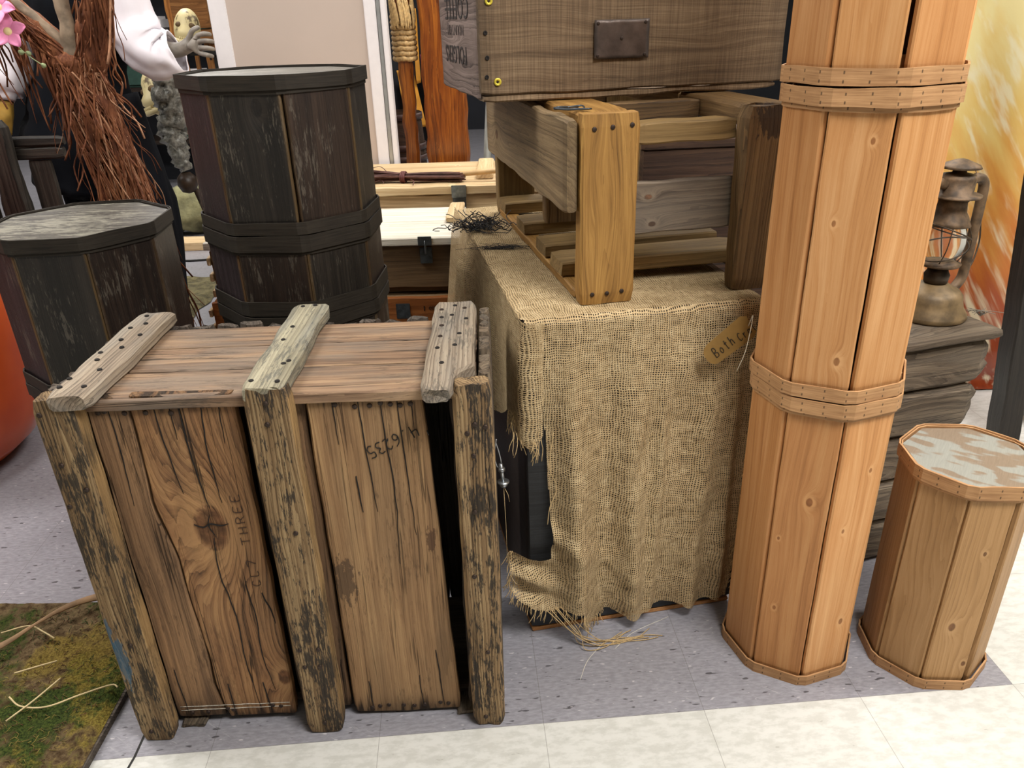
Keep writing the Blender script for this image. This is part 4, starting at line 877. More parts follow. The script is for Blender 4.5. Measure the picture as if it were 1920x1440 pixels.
o = many_tubes('dry_sprig', [(spline([(0, 0, 0), (rnd.uniform(-.02, .02), rnd.uniform(-.01, .01), .012), (rnd.uniform(-.045, .045), rnd.uniform(-.012, .012), rnd.uniform(.003, .018))], 4), .0007) for k in range(14)], plain('grey_twig', '#6f675a', .8), None)
o.location = (1.043, 1.578, 0.5765); tag(o, 'little grey dry sprig on the log box beside the lantern', 'sprig')

# ------------------------------------------------------------------ pale chests behind
PALE = wood('pale_pine', '#8c6f4e', '#c9ab80', '#e8d3aa', ring=60, bump=0.25, contrast=0.5, stain=0.35, rough=0.6, knots=[(0.1, 0.02, 0.005)], enddark=0.1)
PALEW = wood('whitewashed_plank', '#9b9180', '#cfc8b8', '#ece8dc', ring=50, bump=0.35, contrast=0.6, stain=0.4, rough=0.6, enddark=0.3)
DUSK = wood('dusky_chest_board', '#3d3022', '#6b553c', '#8b7151', ring=45, bump=0.3, contrast=0.6, stain=0.4, rough=0.6)
ORNG = wood('orange_crate_wood', '#5f3416', '#91562a', '#ad6e3a', ring=30, bump=0.2, contrast=0.8, stain=0.4, rough=0.6, warp=0.04)
LATCH = plain('blued_latch', '#6f767a', 0.35, 0.8, 0.25, 60, 0.1)
C2 = thing('low_chest', 'whitewashed two-plank-lid chest with grey hasp, between the black stack and the burlap', 'chest', (-0.885, 2.215, 0.0), R(-0.8))
board('front_panel', DUSK, C2, (0.0, 0.004, 0.472), (0.738, 0.022, 0.600), 'x', '-y', b=0.002)
board('side_panel', ORNG, C2, (0.0, 0.022, 0.452), (0.018, 0.36, 0.60), 'y', '-x', b=0.002)
board('side_panel', DUSK, C2, (0.720, 0.022, 0.452), (0.738, 0.36, 0.60), 'y', 'x', b=0.002)
board('back_panel', DUSK, C2, (0.0, 0.36, 0.452), (0.738, 0.378, 0.60), 'x', 'y', b=0.002)
board('bottom_panel', DUSK, C2, (0.02, 0.024, 0.452), (0.718, 0.358, 0.468), 'x', 'z', b=0.002)
board('lid_plank', PALEW, C2, (-0.01, -0.012, 0.604), (0.742, 0.19, 0.628), 'x', 'z', b=0.003)
board('lid_plank', PALEW, C2, (-0.01, 0.193, 0.604), (0.742, 0.385, 0.628), 'x', 'z', b=0.003)
board('lid_cleat', PALE, C2, (0.690, 0.16, 0.629), (0.738, 0.386, 0.645), 'y', 'z', b=0.003)
h = box('hasp', LATCH, C2, (0.622, -0.016, 0.605), (0.662, -0.0125, 0.632), 0.001)
box('hasp_plate', LATCH, C2, (0.624, -0.004, 0.548), (0.660, 0.003, 0.596), 0.001)
lathe('hasp_pin', [(.0035, -.02), (.0035, .02)], LATCH, C2, loc=(0.642, -0.013, 0.60), n=8)
for k in range(3): board('corner_finger', PALE, C2, (-0.014, 0.0, 0.455+k*0.05), (-0.002, 0.05, 0.480+k*0.05), 'y', '-x', b=0.002)
# lower crate with stencil
C3 = thing('stencilled_crate', 'orange-brown crate with small black stencil under the whitewashed chest', 'crate', (-0.90, 2.195, 0.0), R(-0.8))
board('front_panel', ORNG, C3, (0.0, 0.0, 0.20), (0.745, 0.018, 0.447), 'x', '-y', b=0.002)
board('front_panel', ORNG, C3, (0.0, 0.0, 0.0), (0.745, 0.018, 0.197), 'x', '-y', b=0.002)
board('side_panel', ORNG, C3, (0.0, 0.02, 0.0), (0.018, 0.37, 0.447), 'y', '-x', b=0.002)
board('side_panel', ORNG, C3, (0.727, 0.02, 0.0), (0.745, 0.37, 0.447), 'y', 'x', b=0.002)
board('back_panel', ORNG, C3, (0.0, 0.372, 0.0), (0.745, 0.39, 0.447), 'x', 'y', b=0.002)
board('top_panel', DUSK, C3, (0.018, 0.02, 0.431), (0.725, 0.37, 0.447), 'x', 'z', b=0.002)
for k in range(3): board('corner_finger', PALE, C3, (-0.014, -0.004, 0.30+k*0.05), (-0.002, 0.05, 0.325+k*0.05), 'y', '-x', b=0.002)
lettering('stencilled_text', 'COMP', BLACK, C3, (0.655, -0.0008, 0.408), (1, 0, 0), (0, 0, 1), 0.011, 0.030, 0.01)
for k, wd in enumerate((.007, .009, .009)): box('stencil_block', BLACK, C3, (0.690+k*0.012, -0.0012, 0.408), (0.690+k*0.012+wd, 0.001, 0.419), 0)
box('stencil_block', BLACK, C3, (0.640, -0.0012, 0.405), (0.6425, 0.001, 0.420), 0)
box('metal_corner', LATCH, C3, (0.556, -0.003, 0.382), (0.598, 0.0, 0.43), 0.001)
CB = thing('long_chest', 'long pale pine chest with grey hinge, lying behind the burlap', 'chest', (-0.86, 2.65, 0.0), R(0.2))
board('front_panel', PALE, CB, (0.0, 0.0, 0.30), (1.15, 0.02, 0.655), 'x', '-y', b=0.002)
board('front_panel', PALE, CB, (0.0, 0.0, 0.0), (1.15, 0.02, 0.297), 'x', '-y', b=0.002)
board('side_panel', PALE, CB, (0.0, 0.022, 0.0), (0.02, 0.46, 0.655), 'y', '-x')
board('side_panel', PALE, CB, (1.13, 0.022, 0.0), (1.15, 0.46, 0.655), 'y', 'x')
board('back_panel', PALE, CB, (0.0, 0.462, 0.0), (1.15, 0.48, 0.655), 'x', 'y')
board('lid_plank', PALE, CB, (-0.01, -0.012, 0.658), (1.16, 0.06, 0.688), 'x', '-y', b=0.003)
board('lid_plank', PALE, CB, (-0.01, 0.062, 0.662), (1.16, 0.27, 0.686), 'x', 'z', b=0.003)
board('lid_plank', PALE, CB, (-0.01, 0.273, 0.662), (1.16, 0.485, 0.686), 'x', 'z', b=0.003)
board('lid_cleat', PALE, CB, (0.755, 0.10, 0.687), (0.815, 0.44, 0.706), 'y', 'z', b=0.003)
box('hinge_leaf', LATCH, CB, (0.672, -0.018, 0.648), (0.722, -0.0135, 0.690), 0.001)
box('hinge_leaf', LATCH, CB, (0.674, -0.006, 0.600), (0.720, -0.001, 0.646), 0.001)
# twig besom on the chest
TWIG = plain('brown_twig', '#5e3b33', 0.6, 0, 0.35, 40, 0.2); TWIG2 = plain('pale_handle', '#c9a573', 0.5, 0, 0.1, 30, 0.1); BIND = plain('red_binding', '#5e2c28', 0.6)
BR = thing('twig_broom', 'bundle broom of brown twigs lying on the pale pine chest', 'broom', (-0.36, 2.735, 0.689), R(-7))
L = []
for k in range(46):
    y0, z0 = rnd.gauss(0, .022), abs(rnd.gauss(0.018, .010)); sp2 = rnd.uniform(.9, 1.9)
    L.append((spline([(-.155+rnd.uniform(-.02, .03), y0*sp2*1.2, max(.003, z0*1.1+rnd.uniform(-.01, .012))), (-.06, y0*.8, max(.003, z0)), (.0, y0*.55, z0*.7+.004), (.09, y0*.8, max(.003, z0*.9)), (.21+rnd.uniform(-.01, .01), y0*.9, max(.003, z0*.9))], 4), rnd.uniform(.0016, .003)))
tw = many_tubes('twig_bundle', L, TWIG, BR); tw['kind'] = 'stuff'
tube('handle', [(.10, 0, .018), (.40, .012, .040)], .0095, TWIG2, BR, n=12)
for xx in (-.006, .0, .006): tube('binding', [Vector((xx, .026*math.cos(a*math.pi/12), .016+.017*math.sin(a*math.pi/12))) for a in range(25)], .0035, BIND, BR, n=6)
L = [(spline([(-.13, -.035, .02), (-.10, -.048, .006), (-.075, -.03, .012), (-.06, -.045, .004)], 4), .0014), (spline([(.03, -.02, .012), (.045, -.04, .008), (.05, -.075, .003)], 4), .0022), (spline([(-.12, .0, .045), (-.08, .0, .052), (-.05, -.01, .03)], 4), .0013)]
stray = many_tubes('stray_twig', L, TWIG, BR); stray['kind'] = 'stuff'

# ------------------------------------------------------------------ white framed panel
WHT = plain('white_frame_paint', '#dfdadb', 0.4, 0, 0.02); BEI = plain('beige_panel', '#b7a79c', 0.55, 0, 0.02, 3, 0.02); ALU = plain('aluminium_strip', '#b9bbbb', 0.35, 0.7, 0.06)
WP = thing('framed_panel', 'tall white-framed display panel with plain beige face behind the black stack', 'panel', (-1.085, 3.16, 0.0), 0.0)
box('face_board', BEI, WP, (0.06, 0.006, 0.03), (0.578, 0.03, 2.0), 0)
box('frame_stile', WHT, WP, (0.0, 0.0, 0.0), (0.066, 0.05, 2.05), 0.003)
box('frame_stile', WHT, WP, (0.574, 0.0, 0.0), (0.618, 0.05, 2.05), 0.003)
box('frame_rail', WHT, WP, (0.067, 0.0, 1.98), (0.573, 0.05, 2.05), 0.003)
box('frame_rail', WHT, WP, (0.067, 0.0, 0.0), (0.573, 0.05, 0.07), 0.003)
box('edge_strip', ALU, WP, (0.6195, 0.004, 0.0), (0.634, 0.046, 2.05), 0.002)
box('edge_moulding', WHT, WP, (0.6355, 0.0, 0.0), (0.655, 0.05, 2.05), 0.003)

# ------------------------------------------------------------------ orange timber posts, rope, barrel, costume
VARN = wood('varnished_orange_timber', '#33170a', '#703810', '#a3601f', ring=50, bump=0.3, contrast=0.8, stain=0.9, rough=0.28, spec=0.6, fibre=1.2, warp=0.02, mottle=(0.25, '#d69a45', 0.74))
def timber(lbl, loc, w_, d_, hgt, rot=0, name='timber_post', mat=None):
    vs, fs = board_geo(hgt, w_, d_, b=0.012, wob=0.006, seed=rnd.random()*30, chip=.004)
    o = mesh(name, vs, fs, mat or VARN, None); o.location = (loc[0], loc[1], hgt/2); o.rotation_euler = (R(90), R(-90)+rot, 0); tag(o, lbl, 'post'); return o
p1 = timber('slim orange varnished timber post wrapped with rope, next to the white panel', (-0.385, 3.29), 0.055, 0.06, 2.3)
p2 = timber('broad orange varnished timber post between the barrel and the coffee crate', (-0.235, 3.29), 0.170, 0.10, 2.3)
ROPE = plain('manila_rope', '#a98a5c', 0.8, 0, 0.3, 120, 0.6, bdist=.003)
RP = thing('rope_coil', 'frayed manila rope wound round the slim orange post', 'rope', (-0.385, 3.29, 0))
for k in range(9):
    z = 1.065+k*0.0185
    tube('rope_turn', [Vector((.040*math.cos(a*math.pi/14), .042*math.sin(a*math.pi/14), z+.0015*math.sin(a))) for a in range(29)], [0.0098+.0015*math.sin(a*2.2+k) for a in range(29)], ROPE, RP, n=8)
L = []
for k in range(40):
    a = rnd.uniform(-2.6, -.5); L.append((spline([(.038*math.cos(a), .042*math.sin(a), 1.23), (.052*math.cos(a), .055*math.sin(a), 1.25+rnd.random()*.03), (.054*math.cos(a+.15), .06*math.sin(a+.15), 1.22), (.052*math.cos(a+.2), .058*math.sin(a+.2), 1.17+rnd.random()*.03)], 4), .0035))
fb = many_tubes('frayed_end', L, plain('rope_fibre', '#b99a68', .8, 0, .25, 100), RP); fb['kind'] = 'stuff'
BAR = wood('dark_barrel_stave', '#1a110c', '#3c2a20', '#57402f', ring=50, bump=0.5, stain=0.5, rough=0.6)
BK = thing('small_barrel', 'small dark wooden barrel with iron-brown hoops, behind the slim orange post', 'barrel', (-0.475, 3.65, 0.0))
prof = [(.095*(1+.16*math.sin(math.pi*(i/14))), .30+.53*i/14) for i in range(15)]
lathe('staves', prof, BAR, BK, n=28, cap=False); lathe('inner_wall', [(r*.92, z) for r, z in prof], BAR, BK, n=28, cap=False)
lathe('bottom_head', [(.001, .32), (.095, .32)], BAR, BK, n=28)
HOO = plain('brown_hoop_iron', '#4a3530', 0.5, 0.3, 0.2, 60)
for z in (.34, .47, .62, .67, .80):
    rr = .095*(1+.16*math.sin(math.pi*((z-.30)/.53)))+.002; lathe('hoop', [(rr, z), (rr+.0035, z), (rr+.0035, z+.026), (rr, z+.026)], HOO, BK, n=32, cap=False)
ST = thing('low_stand', 'plain dark stand carrying the small barrel', 'stand', (-0.475, 3.65, 0)); box('top', BAR, ST, (-.13, -.13, .27), (.13, .13, .299)); [box('leg', BAR, ST, (a-.02, b-.02, 0), (a+.02, b+.02, .27)) for a in (-.1, .1) for b in (-.1, .1)]
CLO = plain('dark_costume_cloth', '#12151c', 0.85, 0, 0.3, 12, 0.3); CLY = plain('amber_cloth', '#c98a2a', 0.8, 0, 0.15, 20, .2); CLR = plain('maroon_cloth', '#5a1722', 0.8)
def drape(name, mat, parent, x0, x1, y, z0, z1, amp=.03, f=40, nxx=36, nzz=20, tw=0.0, taper=0.0):
    vs, fs = [], []
    for j in range(nzz+1):
        for i in range(nxx+1):
            s = i/nxx; t = j/nzz; x = x0+(x1-x0)*s; xm = (x0+x1)/2; x = xm+(x-xm)*(1-taper*(1-t))
            vs.append((x + tw*(1-t), y+amp*math.sin(x*f+t*1.5)*(1-.6*t)+.02*nz(x*6, t*3, y), z0+(z1-z0)*t+.01*math.sin(x*f*.5)*(1-t)))
    for j in range(nzz):
        for i in range(nxx): a = j*(nxx+1)+i; fs.append((a, a+1, a+nxx+2, a+nxx+1))
    o = mesh(name, vs, fs, mat, parent, smooth=True); m = o.modifiers.new('s', 'SOLIDIFY'); m.thickness = .006; return o
CO = thing('hanging_costume', 'dark hanging robe with amber and maroon lining behind the barrel', 'costume', (0, 0, 0))
drape('robe', CLO, CO, -0.62, -0.30, 4.1, 0.56, 2.0, .035, 38)
drape('amber_lining', CLY, CO, -0.52, -0.44, 4.03, 0.72, 0.98, .008, 30, taper=-.2, tw=.04)
drape('amber_trim', CLY, CO, -0.425, -0.405, 4.02, 0.92, 1.25, .006, 60)
drape('maroon_trim', CLR, CO, -0.40, -0.375, 4.02, 0.60, 1.05, .006, 60, tw=.02)
RK = thing('clothes_rail', 'black metal rail holding the hanging robe', 'clothes rail', (0, 4.1, 0)); tube('bar', [(-.9, .0, 2.03), (.3, 0, 2.03)], .013, plain('black_tube', '#15161a', .4, .5), RK)
for x in (-.9, .3): tube('upright', [(x, 0, 0), (x, 0, 2.03)], .013, bpy.data.materials['black_tube'], RK)
GRP = plain('grey_plastic', '#7b7a72', 0.5)
SG = thing('grey_stool', 'grey splay-legged stool seen behind the broad orange post', 'stool', (0.06, 3.5, 0))
box('seat', GRP, SG, (-.17, -.15, .90), (.17, .15, .93), .01)
for a in (-1, 1):
    for b in (-1, 1): tube('leg', [(a*.12, b*.1, .90), (a*.19, b*.17, .0)], .016, GRP, SG)
tube('brace', [(-.155, -.135, .45), (.155, -.135, .45)], .01, GRP, SG)
TK = thing('dark_chest', 'tall dark brown chest glimpsed through the slatted frame', 'chest', (0.45, 2.55, 0), R(6))
board('front_panel', BAR, TK, (0, 0, 0), (.62, .02, .80), 'x', '-y'); board('side_panel', BAR, TK, (0, .022, 0), (.02, .38, .80), 'y', '-x'); board('side_panel', BAR, TK, (.60, .022, 0), (.62, .38, .80), 'y', 'x')
board('back_panel', BAR, TK, (0, .38, 0), (.62, .40, .80), 'x', 'y'); board('lid', BAR, TK, (-.01, -.01, .802), (.63, .41, .83), 'x', 'z')

# ------------------------------------------------------------------ shaggy tree
def bark():
    g = G('red_bark'); P = g.n('TexCoord', 3); v = g.noise(g.vec('MULTIPLY', P, (70, 70, 7)), 1.0, 6, .65); w_ = g.noise(P, 9, 3)
    c = g.ramp(g.math('ADD', g.math('MULTIPLY', v, .75), g.math('MULTIPLY', w_, .3)), [(.32, lin('#25140c')), (.5, lin('#623722')), (.66, lin('#8f5b3c')), (.8, lin('#b98a66'))])
    return g.fin(c, .7, g.bump(v, .9, .006), spec=.2)
BARK = bark(); BARKG = plain('grey_bare_wood', '#82705c', 0.7, 0, 0.35, 35, 0.6, bdist=.004)
TR = thing('shaggy_tree', 'tree trunk with shredded red-brown bark forking above the left black drums', 'tree', (0, 0, 0))
Pt = [(-.985, 2.08, 0), (-.985, 2.07, .30), (-.99, 2.06, .60), (-1.005, 2.05, .80), (-1.03, 2.05, .95), (-1.05, 2.05, 1.06), (-1.055, 2.05, 1.13), (-1.055, 2.05, 1.175)]
tube('trunk', spline(Pt, 5), smooth_vals([.075, .066, .058, .054, .054, .056, .048, .016], 5), BARK, TR, n=20, lump=.35, lf=26)
br1 = spline([(-1.045, 2.05, 1.10), (-1.09, 2.04, 1.17), (-1.14, 2.03, 1.225), (-1.21, 2.02, 1.29), (-1.30, 2.0, 1.36), (-1.42, 1.98, 1.50)], 5)
tube('left_branch', br1, smooth_vals([.04, .036, .034, .032, .028, .018], 5), BARK, TR, n=16, lump=.35, lf=28)
tube('right_branch', spline([(-1.03, 2.05, 1.10), (-1.00, 2.05, 1.16), (-.975, 2.05, 1.24), (-.955, 2.05, 1.36), (-.93, 2.06, 1.55), (-.96, 2.06, 1.8)], 5), smooth_vals([.042, .038, .036, .034, .028, .016], 5), BARK, TR, n=16, lump=.35, lf=28)
tube('bare_branch', spline([(-1.045, 2.035, 1.12), (-1.045, 2.03, 1.17), (-1.04, 2.03, 1.23), (-1.05, 2.04, 1.32), (-1.10, 2.04, 1.5)], 5), smooth_vals([.022, .018, .017, .015, .010], 5), BARKG, TR, n=14, lump=.3, lf=30)
tube('bare_wood', [p+Vector((.012, -.012, .022)) for p in br1[:18]], smooth_vals([.013, .014, .013, .010], 6)[:18], BARKG, TR, n=12, lump=.3, lf=30)
L = []
tp_ = spline(Pt, 5)
def strip_on(path, rad, n_, lo=0.0, hi=1.0, hang=.25):
    for k in range(n_):
        t0 = lo+(hi-lo)*rnd.random(); i0 = int(t0*(len(path)-4)); a = rnd.random()*6.28; ln = rnd.randint(3, 8); sw = rnd.uniform(-.16, .16); pts = []; out = rnd.random() < hang
        for q in range(ln+1):
            p = path[max(0, min(len(path)-1, i0-q))]; f = q/ln; rr = rad*(1.0+(.9*f*f*rnd.uniform(.5, 1.3) if out else .06))
            pts.append(p+Vector((math.cos(a+sw*q)*rr+rnd.uniform(-.0015, .0015), math.sin(a+sw*q)*rr, -.01*q*f if out else rnd.uniform(-.004, .004))))
        L.append((spline(pts, 3), rnd.choice([.0008, .0012, .0018, .0026])))
strip_on(tp_, .057, 950, .3, 1.0, .10); strip_on(br1, .036, 190, 0, 1, .25); strip_on(spline([(-1.03, 2.05, 1.10), (-1.00, 2.05, 1.16), (-.975, 2.05, 1.24), (-.955, 2.05, 1.36), (-.93, 2.06, 1.55)], 5), .038, 160, 0, 1, .15)
BARKL = plain('pale_bark_fibre', '#a8795a', .75, 0, .3, 60)
half = [q for i, q in enumerate(L) if i % 7 == 0]; L = [q for i, q in enumerate(L) if i % 7]
pb_ = many_tubes('pale_shreds', half, BARKL, TR, n=4); pb_['kind'] = 'stuff'
bs = many_tubes('bark_shreds', L, BARK, TR, n=5); bs['kind'] = 'stuff'
L = []
for k in range(34):
    p = br1[6+rnd.randint(0, 12)]; ln = rnd.uniform(.08, .30); dx = rnd.uniform(-.01, .06)
    L.append((spline([p+Vector((0, -.02, -.02)), p+Vector((dx*.4, -.03+rnd.uniform(-.02, .02), -ln*.4)), p+Vector((dx*.8, -.02, -ln*.75)), p+Vector((dx*1.3+rnd.uniform(-.01, .01), -.02, -ln))], 5), [max(.0008, .0055*(1-i/15)) for i in range(16)] if rnd.random() < .5 else .0022))
hb = many_tubes('hanging_bark_strips', L, BARK, TR, n=5, flat=.5); hb['kind'] = 'stuff'
PINK = plain('pink_petal', '#e58bb4', 0.6, 0, 0.12, 40, 0.1); PINKL = plain('petal_throat', '#e6d39a', .6); LEAF = plain('pale_green_sepal', '#a9b98a', .6)
def flower(lbl, loc, tilt, sc):
    t = thing('pink_flower', lbl, 'flower', loc, rot=tilt); t.scale = (sc, sc, sc)
    for k in range(5):
        a = k*1.2566; vs, fs = [], []
        for i in range(7):
            s = i/6; wdt = .016*math.sin(math.pi*min(.93, s*.8+.12))
            for j in range(5):
                u_ = (j-2)/2; x = s*.042; y = u_*wdt; z = .012*math.sin(s*2.2)+.006*abs(u_)*s; vs.append((x*math.cos(a)-y*math.sin(a), x*math.sin(a)+y*math.cos(a), z))
        for i in range(6):
            for j in range(4): q = i*5+j; fs.append((q, q+1, q+6, q+5))
        o = mesh('petal', vs, fs, PINK, t, smooth=True); m = o.modifiers.new('s', 'SOLIDIFY'); m.thickness = .0012
    lathe('throat', [(.001, -.006), (.009, 0), (.011, .006), (.004, .010)], PINKL, t, n=12)
    return t
flower('upper pink artificial blossom at the top left edge, on the tree', (-1.130, 1.93, 1.248), (R(65), R(10), 0), .95)
f2 = flower('lower pink artificial blossom with green sepals, on the tree at the left edge', (-1.125, 1.93, 1.200), (R(75), R(-12), R(20)), .95)
many_tubes('stem', [(spline([(0, 0, -.004), (.004, -.03, -.012), (.016, -.055, -.02), (.036, -.082, -.02)], 5), .0014)], LEAF, f2)
for p in ((.004, -.045, -.015), (.018, -.05, -.02), (.038, -.084, -.02)): lathe('sepal', [(.0005, -.014), (.006, -.002), (.0045, .008), (.0005, .014)], LEAF, f2, loc=p, n=10)
tube('flower_twig', spline([(-1.21, 2.0, 1.26), (-1.17, 1.96, 1.24), (-1.135, 1.938, 1.235), (-1.125, 1.935, 1.205)], 5), .004, BARK, TR)

# ------------------------------------------------------------------ costumed mannequin behind the tree
SKIN = plain('grey_mannequin_skin', '#7d756c', 0.5, 0, 0.25, 30, 0.3); SHIRT = plain('white_shirt', '#dcd6dc', 0.8, 0, 0.04, 8, 0.1)
NAVY = plain('navy_cloth', '#05070d', 0.9, 0, 0.25, 10, 0.25, spec=0.15); GOLD = plain('gold_cloth', '#b08a3c', .6, 0, .2, 20, .3)
MQ = thing('costumed_mannequin', 'mannequin in white puff-sleeved shirt and navy coat, grey hand held out, behind the tree', 'mannequin', (-1.47, 2.95, 0))
def skinned(name, joints, edges, rads, mat, parent, lv=2, root=0):
    me = bpy.data.meshes.new(name); me.from_pydata(joints, edges, []); me.materials.append(mat); o = bpy.data.objects.new(name, me); COL.objects.link(o); o.parent = parent
    m = o.modifiers.new('skin', 'SKIN'); m.use_smooth_shade = True
    for i, r_ in enumerate(rads):
        sv = me.skin_vertices[0].data[i]; sv.radius = (r_, r_) if not hasattr(r_, '__len__') else r_; sv.use_root = (i == root)
    s_ = o.modifiers.new('sub', 'SUBSURF'); s_.levels = lv; s_.render_levels = lv; return o
if True:
    J = []; E_ = []; Rr_ = []
    def jn(p, r_, par=None):
        J.append(p); Rr_.append(r_)
        if par is not None: E_.append((par, len(J)-1))
        return len(J)-1
    pel = jn((-.02, 0, .95), (.09, .08)); wst = jn((-.02, 0, 1.08), (.085, .07), pel); cst = jn((-.01, 0, 1.28), (.11, .08), wst); nk = jn((0, 0, 1.47), .055, cst); nk2 = jn((0, -.01, 1.53), .052, nk); hd = jn((0, -.02, 1.60), (.07, .085), nk2); hd2 = jn((0, -.02, 1.70), (.075, .09), hd)
    for sx_ in (1, -1):
        hp = jn((.07*sx_-.02, 0, .86), .065, pel); kn = jn(((.09 if sx_ > 0 else -.10)*1.0, -.01, .48), .058, hp); an = jn((.04 if sx_ > 0 else -.14, .02, .09), .038, kn); ft = jn((.05 if sx_ > 0 else -.15, -.10, .035), .032, an)
    sh = jn((.17, 0, 1.38), .06, cst); el_ = jn((.20, -.03, 1.14), .042, sh); wr = jn((.345, -.03, 1.125), .026, el_)
    pm = jn((.375, -.035, 1.135), (.030, .018), wr); pm2 = jn((.405, -.04, 1.142), (.034, .015), pm)
    for k, (dy, dz, l1) in enumerate(((0, .030, .030), (0, .011, .034), (0, -.009, .032), (0, -.028, .026))):
        a = jn((.418, -.045, 1.143+dz), .009, pm2); b = jn((.418+l1, -.058, 1.143+dz*1.15), .0085, a); c_ = jn((.418+l1*1.35, -.040, 1.140+dz*1.2), .0075, b); jn((.418+l1*1.3, -.022, 1.138+dz*1.2), .0065, c_)
    th = jn((.385, -.045, 1.160), .010, pm); th2 = jn((.408, -.05, 1.190), .009, th); jn((.430, -.035, 1.200), .0075, th2)
    sh2 = jn((-.17, 0, 1.38), .06, cst); e2 = jn((-.25, -.05, 1.14), .042, sh2); w2_ = jn((-.29, -.10, .97), .026, e2); jn((-.30, -.12, .90), (.03, .018), w2_)
    skinned('body', J, E_, Rr_, SKIN, MQ, 2)
    box('base_plate', BLACK, MQ, (-.24, -.18, 0), (.22, .2, .012), .004)
    # head details
    lathe('nose', [(.001, -.02), (.014, -.012), (.008, .02), (.001, .03)], SKIN, MQ, loc=(0, -.115, 1.64), n=10)
    for sx_ in (-1, 1): lathe('eye', [(.001, -.010), (.012, 0), (.001, .010)], SHIRT, MQ, loc=(.03*sx_, -.098, 1.66), n=10); lathe('ear', [(.001, -.025), (.012, 0), (.001, .025)], SKIN, MQ, loc=(.078*sx_, -.01, 1.645), n=10)
    tube('mouth', [(-.025, -.102, 1.60), (0, -.108, 1.598), (.025, -.102, 1.60)], .005, GOLD, MQ)
def cloth_loft(name, rings, mat, parent, n=40, wr=.012, fr_=9, seed=0.0):
    """rings: (centre, rx, ry, tilt) stacked; wrinkled closed tube"""
    vs, fs = [], []
    m_ = 5; RR = []
    for a, b in zip(rings, rings[1:]):
        for q in range(m_): t = q/m_; RR.append(tuple(Vector(a[0]).lerp(Vector(b[0]), t)[:]) + (a[1]*(1-t)+b[1]*t, a[2]*(1-t)+b[2]*t))
    a = rings[-1]; RR.append(tuple(a[0])+(a[1], a[2])); pts = [Vector(r_[:3]) for r_ in RR]
    for i, (p, (t, u, v), r_) in enumerate(zip(pts, frames(pts), RR)):
        # keep u close to world x for predictable ellipses
        ux = Vector((1, 0, 0)) if abs(t.x) < .8 else Vector((0, 0, 1)); ux = (ux - t*ux.dot(t)).normalized(); vx = t.cross(ux)
        for k in range(n):
            an = 2*math.pi*k/n; q = 1+wr*18*nz(math.cos(an)*1.6+seed, math.sin(an)*1.6, i*.25)+wr*8*math.sin(an*fr_+i*.3)*.5
            vs.append(p+ux*math.cos(an)*r_[3]*q+vx*math.sin(an)*r_[4]*q)
    for i in range(len(pts)-1):
        for k in range(n): a_ = i*n+k; b_ = i*n+(k+1) % n; fs.append((a_, b_, b_+n, a_+n))
    o = mesh(name, vs, fs, mat, parent, smooth=True); m = o.modifiers.new('s', 'SOLIDIFY'); m.thickness = .004; return o
cloth_loft('coat', [((-.14, .0, .66), .16, .15), ((-.10, 0, .80), .20, .16), ((-.055, 0, .92), .19, .16), ((-.02, 0, 1.08), .145, .125), ((0, 0, 1.28), .175, .13), ((0, 0, 1.42), .15, .10), ((0, 0, 1.48), .07, .07)], NAVY, MQ, wr=.009, seed=2)
cloth_loft('trouser_leg', [((.03, .03, .02), .10, .12), ((.055, .02, .30), .105, .12), ((.078, 0, .60), .12, .125), ((.050, 0, .80), .112, .12), ((.03, 0, .98), .105, .115)], NAVY, MQ, wr=.008, seed=5)
cloth_loft('trouser_leg', [((-.17, .03, .02), .085, .11), ((-.14, .02, .30), .095, .11), ((-.085, 0, .60), .11, .115), ((-.075, 0, .80), .12, .12), ((-.05, 0, .98), .11, .115)], NAVY, MQ, wr=.008, seed=8)
cloth_loft('right_sleeve', [((.12, 0, 1.42), .05, .055), ((.165, -.01, 1.34), .085, .085), ((.185, -.02, 1.22), .088, .085), ((.215, -.03, 1.15), .08, .082), ((.265, -.03, 1.11), .082, .080), ((.315, -.03, 1.115), .075, .072), ((.336, -.03, 1.122), .066, .06)], SHIRT, MQ, wr=.010, fr_=5, seed=11)
cloth_loft('left_sleeve', [((-.12, 0, 1.42), .05, .055), ((-.19, -.02, 1.34), .085, .085), ((-.25, -.04, 1.20), .095, .09), ((-.28, -.07, 1.08), .095, .09), ((-.295, -.10, 1.02), .085, .08), ((-.297, -.11, .985), .055, .05)], SHIRT, MQ, wr=.010, fr_=5, seed=14)
cloth_loft('gold_cuff', [((-.295, -.105, .985), .05, .045), ((-.30, -.115, .93), .045, .04), ((-.30, -.115, .87), .026, .024)], GOLD, MQ, wr=.006, seed=17)

# ------------------------------------------------------------------ dark bench
DB = wood('dark_bench_wood', '#141210', '#2c2824', '#48423a', ring=60, bump=0.4, stain=0.4, rough=0.6)
BN = thing('slatted_bench', 'dark slat-backed bench at the left edge, in front of the mannequin', 'bench', (-1.75, 2.47, 0), R(3))
board('top_rail', DB, BN, (-.06, 0, .875), (.37, .028, .905), 'x', '-y', b=.006); board('lower_rail', DB, BN, (-.06, .002, .835), (.36, .03, .872), 'x', '-y', b=.005)
for x in (.04, .14, .245): board('back_slat', DB, BN, (x, .006, .42), (x+.068, .024, .833), 'z', '-y', b=.003)
board('end_post', DB, BN, (.155, -.05, .40), (.235, -.01, .96), 'z', '-y', b=.012, wob=.006)
board('seat', DB, BN, (-.06, .031, .39), (.37, .20, .418), 'x', 'z', b=.005)
for x in (-.02, .33):
    for y in (.0, .17): board('leg', DB, BN, (x-.025, y-.025, 0), (x+.025, y+.025, .388), 'z', '-y', b=.004)

